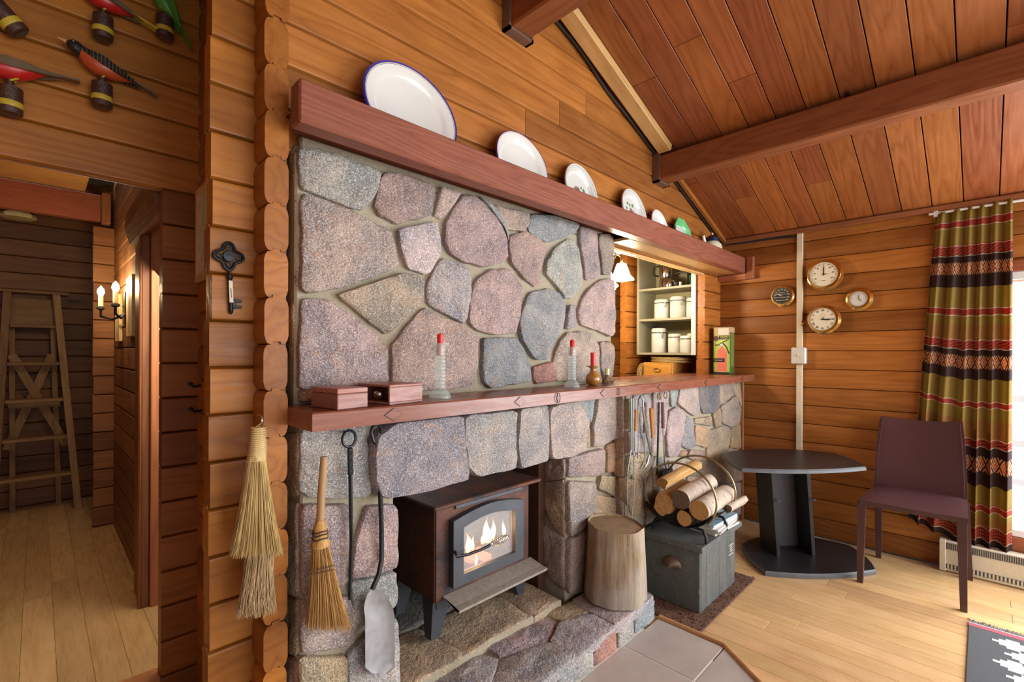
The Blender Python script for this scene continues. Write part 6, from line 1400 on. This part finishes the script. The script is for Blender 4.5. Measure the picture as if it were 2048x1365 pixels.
# ------------------------------------------------------------------ carved birds on log perches
PERCH = NT('dark_perch_bark', .35); v = PERCH.coord(); n1 = PERCH.noise(v, 80, 4, .7); PERCH.base(PERCH.mix(n1, (.025, .012, .010), (.12, .05, .032))); PERCH.bump(n1, .7, .006); PERCH = PERCH.m
YEL = flat('yellow_band_paint', (.62, .48, .05), .4); PEND = endgrain('perch_end', (.10, .055, .035), (.22, .13, .08), 200)
def bird(label, px, py, body, back, belly, beak, tilt, s=1.0, face=1, lean=0.0, head=None, tail=None):
    """px, py: where the perch hangs on the log wall; body colours are painted zones of one carved bird"""
    yb = 2.06; p = on(px, py, 'Y', yb); t = E('carved_bird', label, 'carved bird', p, group='painted carved birds on log perches')
    h = .062*s; r = .0225*s
    def tl_(v): v = Vector(v); return (v.x*math.cos(lean)+v.z*math.sin(lean), v.y, -v.x*math.sin(lean)+v.z*math.cos(lean))
    V, F = lathe([(r*.7, -.004), (r*.96, .0), (r, .004), (r, h)], (0, 0, 0), 18); V = [tl_(v) for v in V]; pc_ = M('perch', V, F, PERCH, t, smooth=40, org=(0, 0, 0))
    V, F = lathe([(r*1.02, h*.22), (r*1.04, h*.26), (r*1.04, h*.40), (r*1.02, h*.44)], (0, 0, 0), 18, cap=False); M('yellow_band', [tl_(v) for v in V], F, YEL, pc_, smooth=40, org=(0, 0, 0))
    V, F = lathe([(.0, -.0048), (r*.7, -.0045)], (0, 0, 0), 18, cap=False); M('perch_end', [tl_(v) for v in V], F, PEND, pc_, org=(0, 0, 0))
    tube('peg', [tl_((0, 0, h)), tl_((0, 0, h+.022*s))], .007*s, PERCH, t, seg=8)
    if body is None: return t
    # body: rings along a spine, tilted
    ca, sa = math.cos(tilt), math.sin(tilt)
    def sp_(x, y, z): return Vector(tl_((face*(x*ca-z*sa), y, h+.046*s+(x*sa+z*ca))))
    rings = [(-.078, .004, .004), (-.070, .016, .014), (-.058, .0185, .017), (-.046, .0165, .016), (-.034, .022, .022), (-.012, .029, .027), (.012, .029, .026), (.035, .022, .019), (.055, .012, .010), (.068, .006, .006)]
    zoff = [.013, .013, .012, .009, .004, 0, 0, .003, .006, .008]
    n = 14; V = []; F = []; MI = []
    for (x, ry, rz), zo in zip(rings, zoff):
        for k in range(n): a = 2*PI*k/n; V.append(sp_(x*s, ry*s*.8*math.cos(a), (zo+rz*math.sin(a))*s))
    for i in range(len(rings)-1):
        for k in range(n):
            F.append((i*n+k, i*n+(k+1) % n, (i+1)*n+(k+1) % n, (i+1)*n+k)); up_ = math.sin(2*PI*(k+.5)/n)
            MI.append(2 if i < 3 else (1 if up_ > .15 else 0))
    F += [tuple(range(n))[::-1], tuple((len(rings)-1)*n+k for k in range(n))]; MI += [2, 1]
    mb = MB(); mb.V = V; mb.F = F; mb.mi = MI; mb.build('carved_body', [belly, back, head or back], t, smooth=True)
    V = [sp_(-.078*s, .005*s, .017*s), sp_(-.078*s, -.005*s, .017*s), sp_(-.078*s, 0, .009*s), sp_(-.098*s, 0, .012*s)]; M('beak', V, [(0, 1, 3), (1, 2, 3), (2, 0, 3), (0, 2, 1)], beak, t)
    for sy in (-1, 1):
        V = [sp_(-.03*s, sy*.021*s, .018*s), sp_(.0*s, sy*.026*s, .020*s), (sp_(.05*s, sy*.018*s, .010*s)), sp_(.088*s, sy*.012*s, .000*s), sp_(.05*s, sy*.022*s, -.004*s), sp_(.0*s, sy*.027*s, -.004*s), sp_(-.025*s, sy*.024*s, .002*s)]
        V2 = [v+Vector((0, -sy*.006*s, 0)) for v in V]; m_ = len(V); M('wing', V+V2, [tuple(range(m_)), tuple(range(m_, 2*m_))[::-1]]+[(i, (i+1) % m_, m_+(i+1) % m_, m_+i) for i in range(m_)], back, t)
        M('eye', *lathe([(.0, -.002), (.0025, 0), (.0, .002)], sp_(-.066*s, sy*.0145*s, .018*s), 8), WHITEC, t)
    V = [sp_(.060*s, -.008*s, .010*s), sp_(.060*s, .008*s, .010*s), sp_(.125*s, .012*s, .006*s), sp_(.125*s, -.012*s, .006*s)]; V += [v-Vector((0, 0, .005*s)) for v in V]; M('tail', V, fixn(V, [(0, 1, 2, 3), (4, 5, 6, 7), (0, 1, 5, 4), (1, 2, 6, 5), (2, 3, 7, 6), (3, 0, 4, 7)]), tail or back, t)
    for sy in (-1, 1): tube('leg', [sp_(.012*s, sy*.008*s, -.022*s), Vector(tl_((0, sy*.006*s, h+.016*s)))], .0022*s, YEL, t, seg=6)
    return t
BLKB = NT('black_feather_paint', .3); w_ = BLKB.n('TexWave', {'Scale': 110.0, 'Distortion': 1.2}); BLKB.set(w_.inputs['Vector'], BLKB.coord((.3, 1, 1))); BLKB.base(BLKB.mix(BLKB.rng(w_.outputs[1], .86, 1.0, 0, .7), (.018, .018, .018), (.30, .26, .14))); BLKB = BLKB.m
ORB = flat('robin_red_paint', (.55, .09, .025), .35, 0, .25, 40); SCAR = flat('scarlet_paint', (.60, .02, .02), .3); GRNB = flat('leaf_green_paint', (.08, .30, .03), .35); OLB = flat('brown_feather_paint', (.16, .11, .06), .4, 0, .3, 60); BLK2 = flat('bird_black', (.02, .02, .02), .3); ORK = flat('orange_beak', (.70, .30, .10), .4)
bird('carved robin with orange breast and black back on a perch', 204, 214, 1, BLKB, ORB, ORK, -.30, 1.22, 1, head=BLK2, tail=OLB)
bird('carved scarlet bird with brown wings, cut by the photo edge', 20, 228, 1, OLB, SCAR, ORK, .12, 1.25, 1, head=GRNB, tail=OLB)
bird('carved red and yellow bird on a brown perch above the robin', 206, 78, 1, OLB, SCAR, ORK, -.25, 1.2, 1, head=SCAR, tail=YEL)
bird('carved green parrot with a long tail by the partition corner', 329, 75, 1, GRNB, GRNB, ORK, -1.05, 1.15, 1, head=GRNB, tail=GRNB)
bird('carved bird on a tilted dark perch in the upper corner', 40, 66, 1, BLKB, ORB, ORK, -.3, 1.25, 1, lean=-.75, tail=OLB)
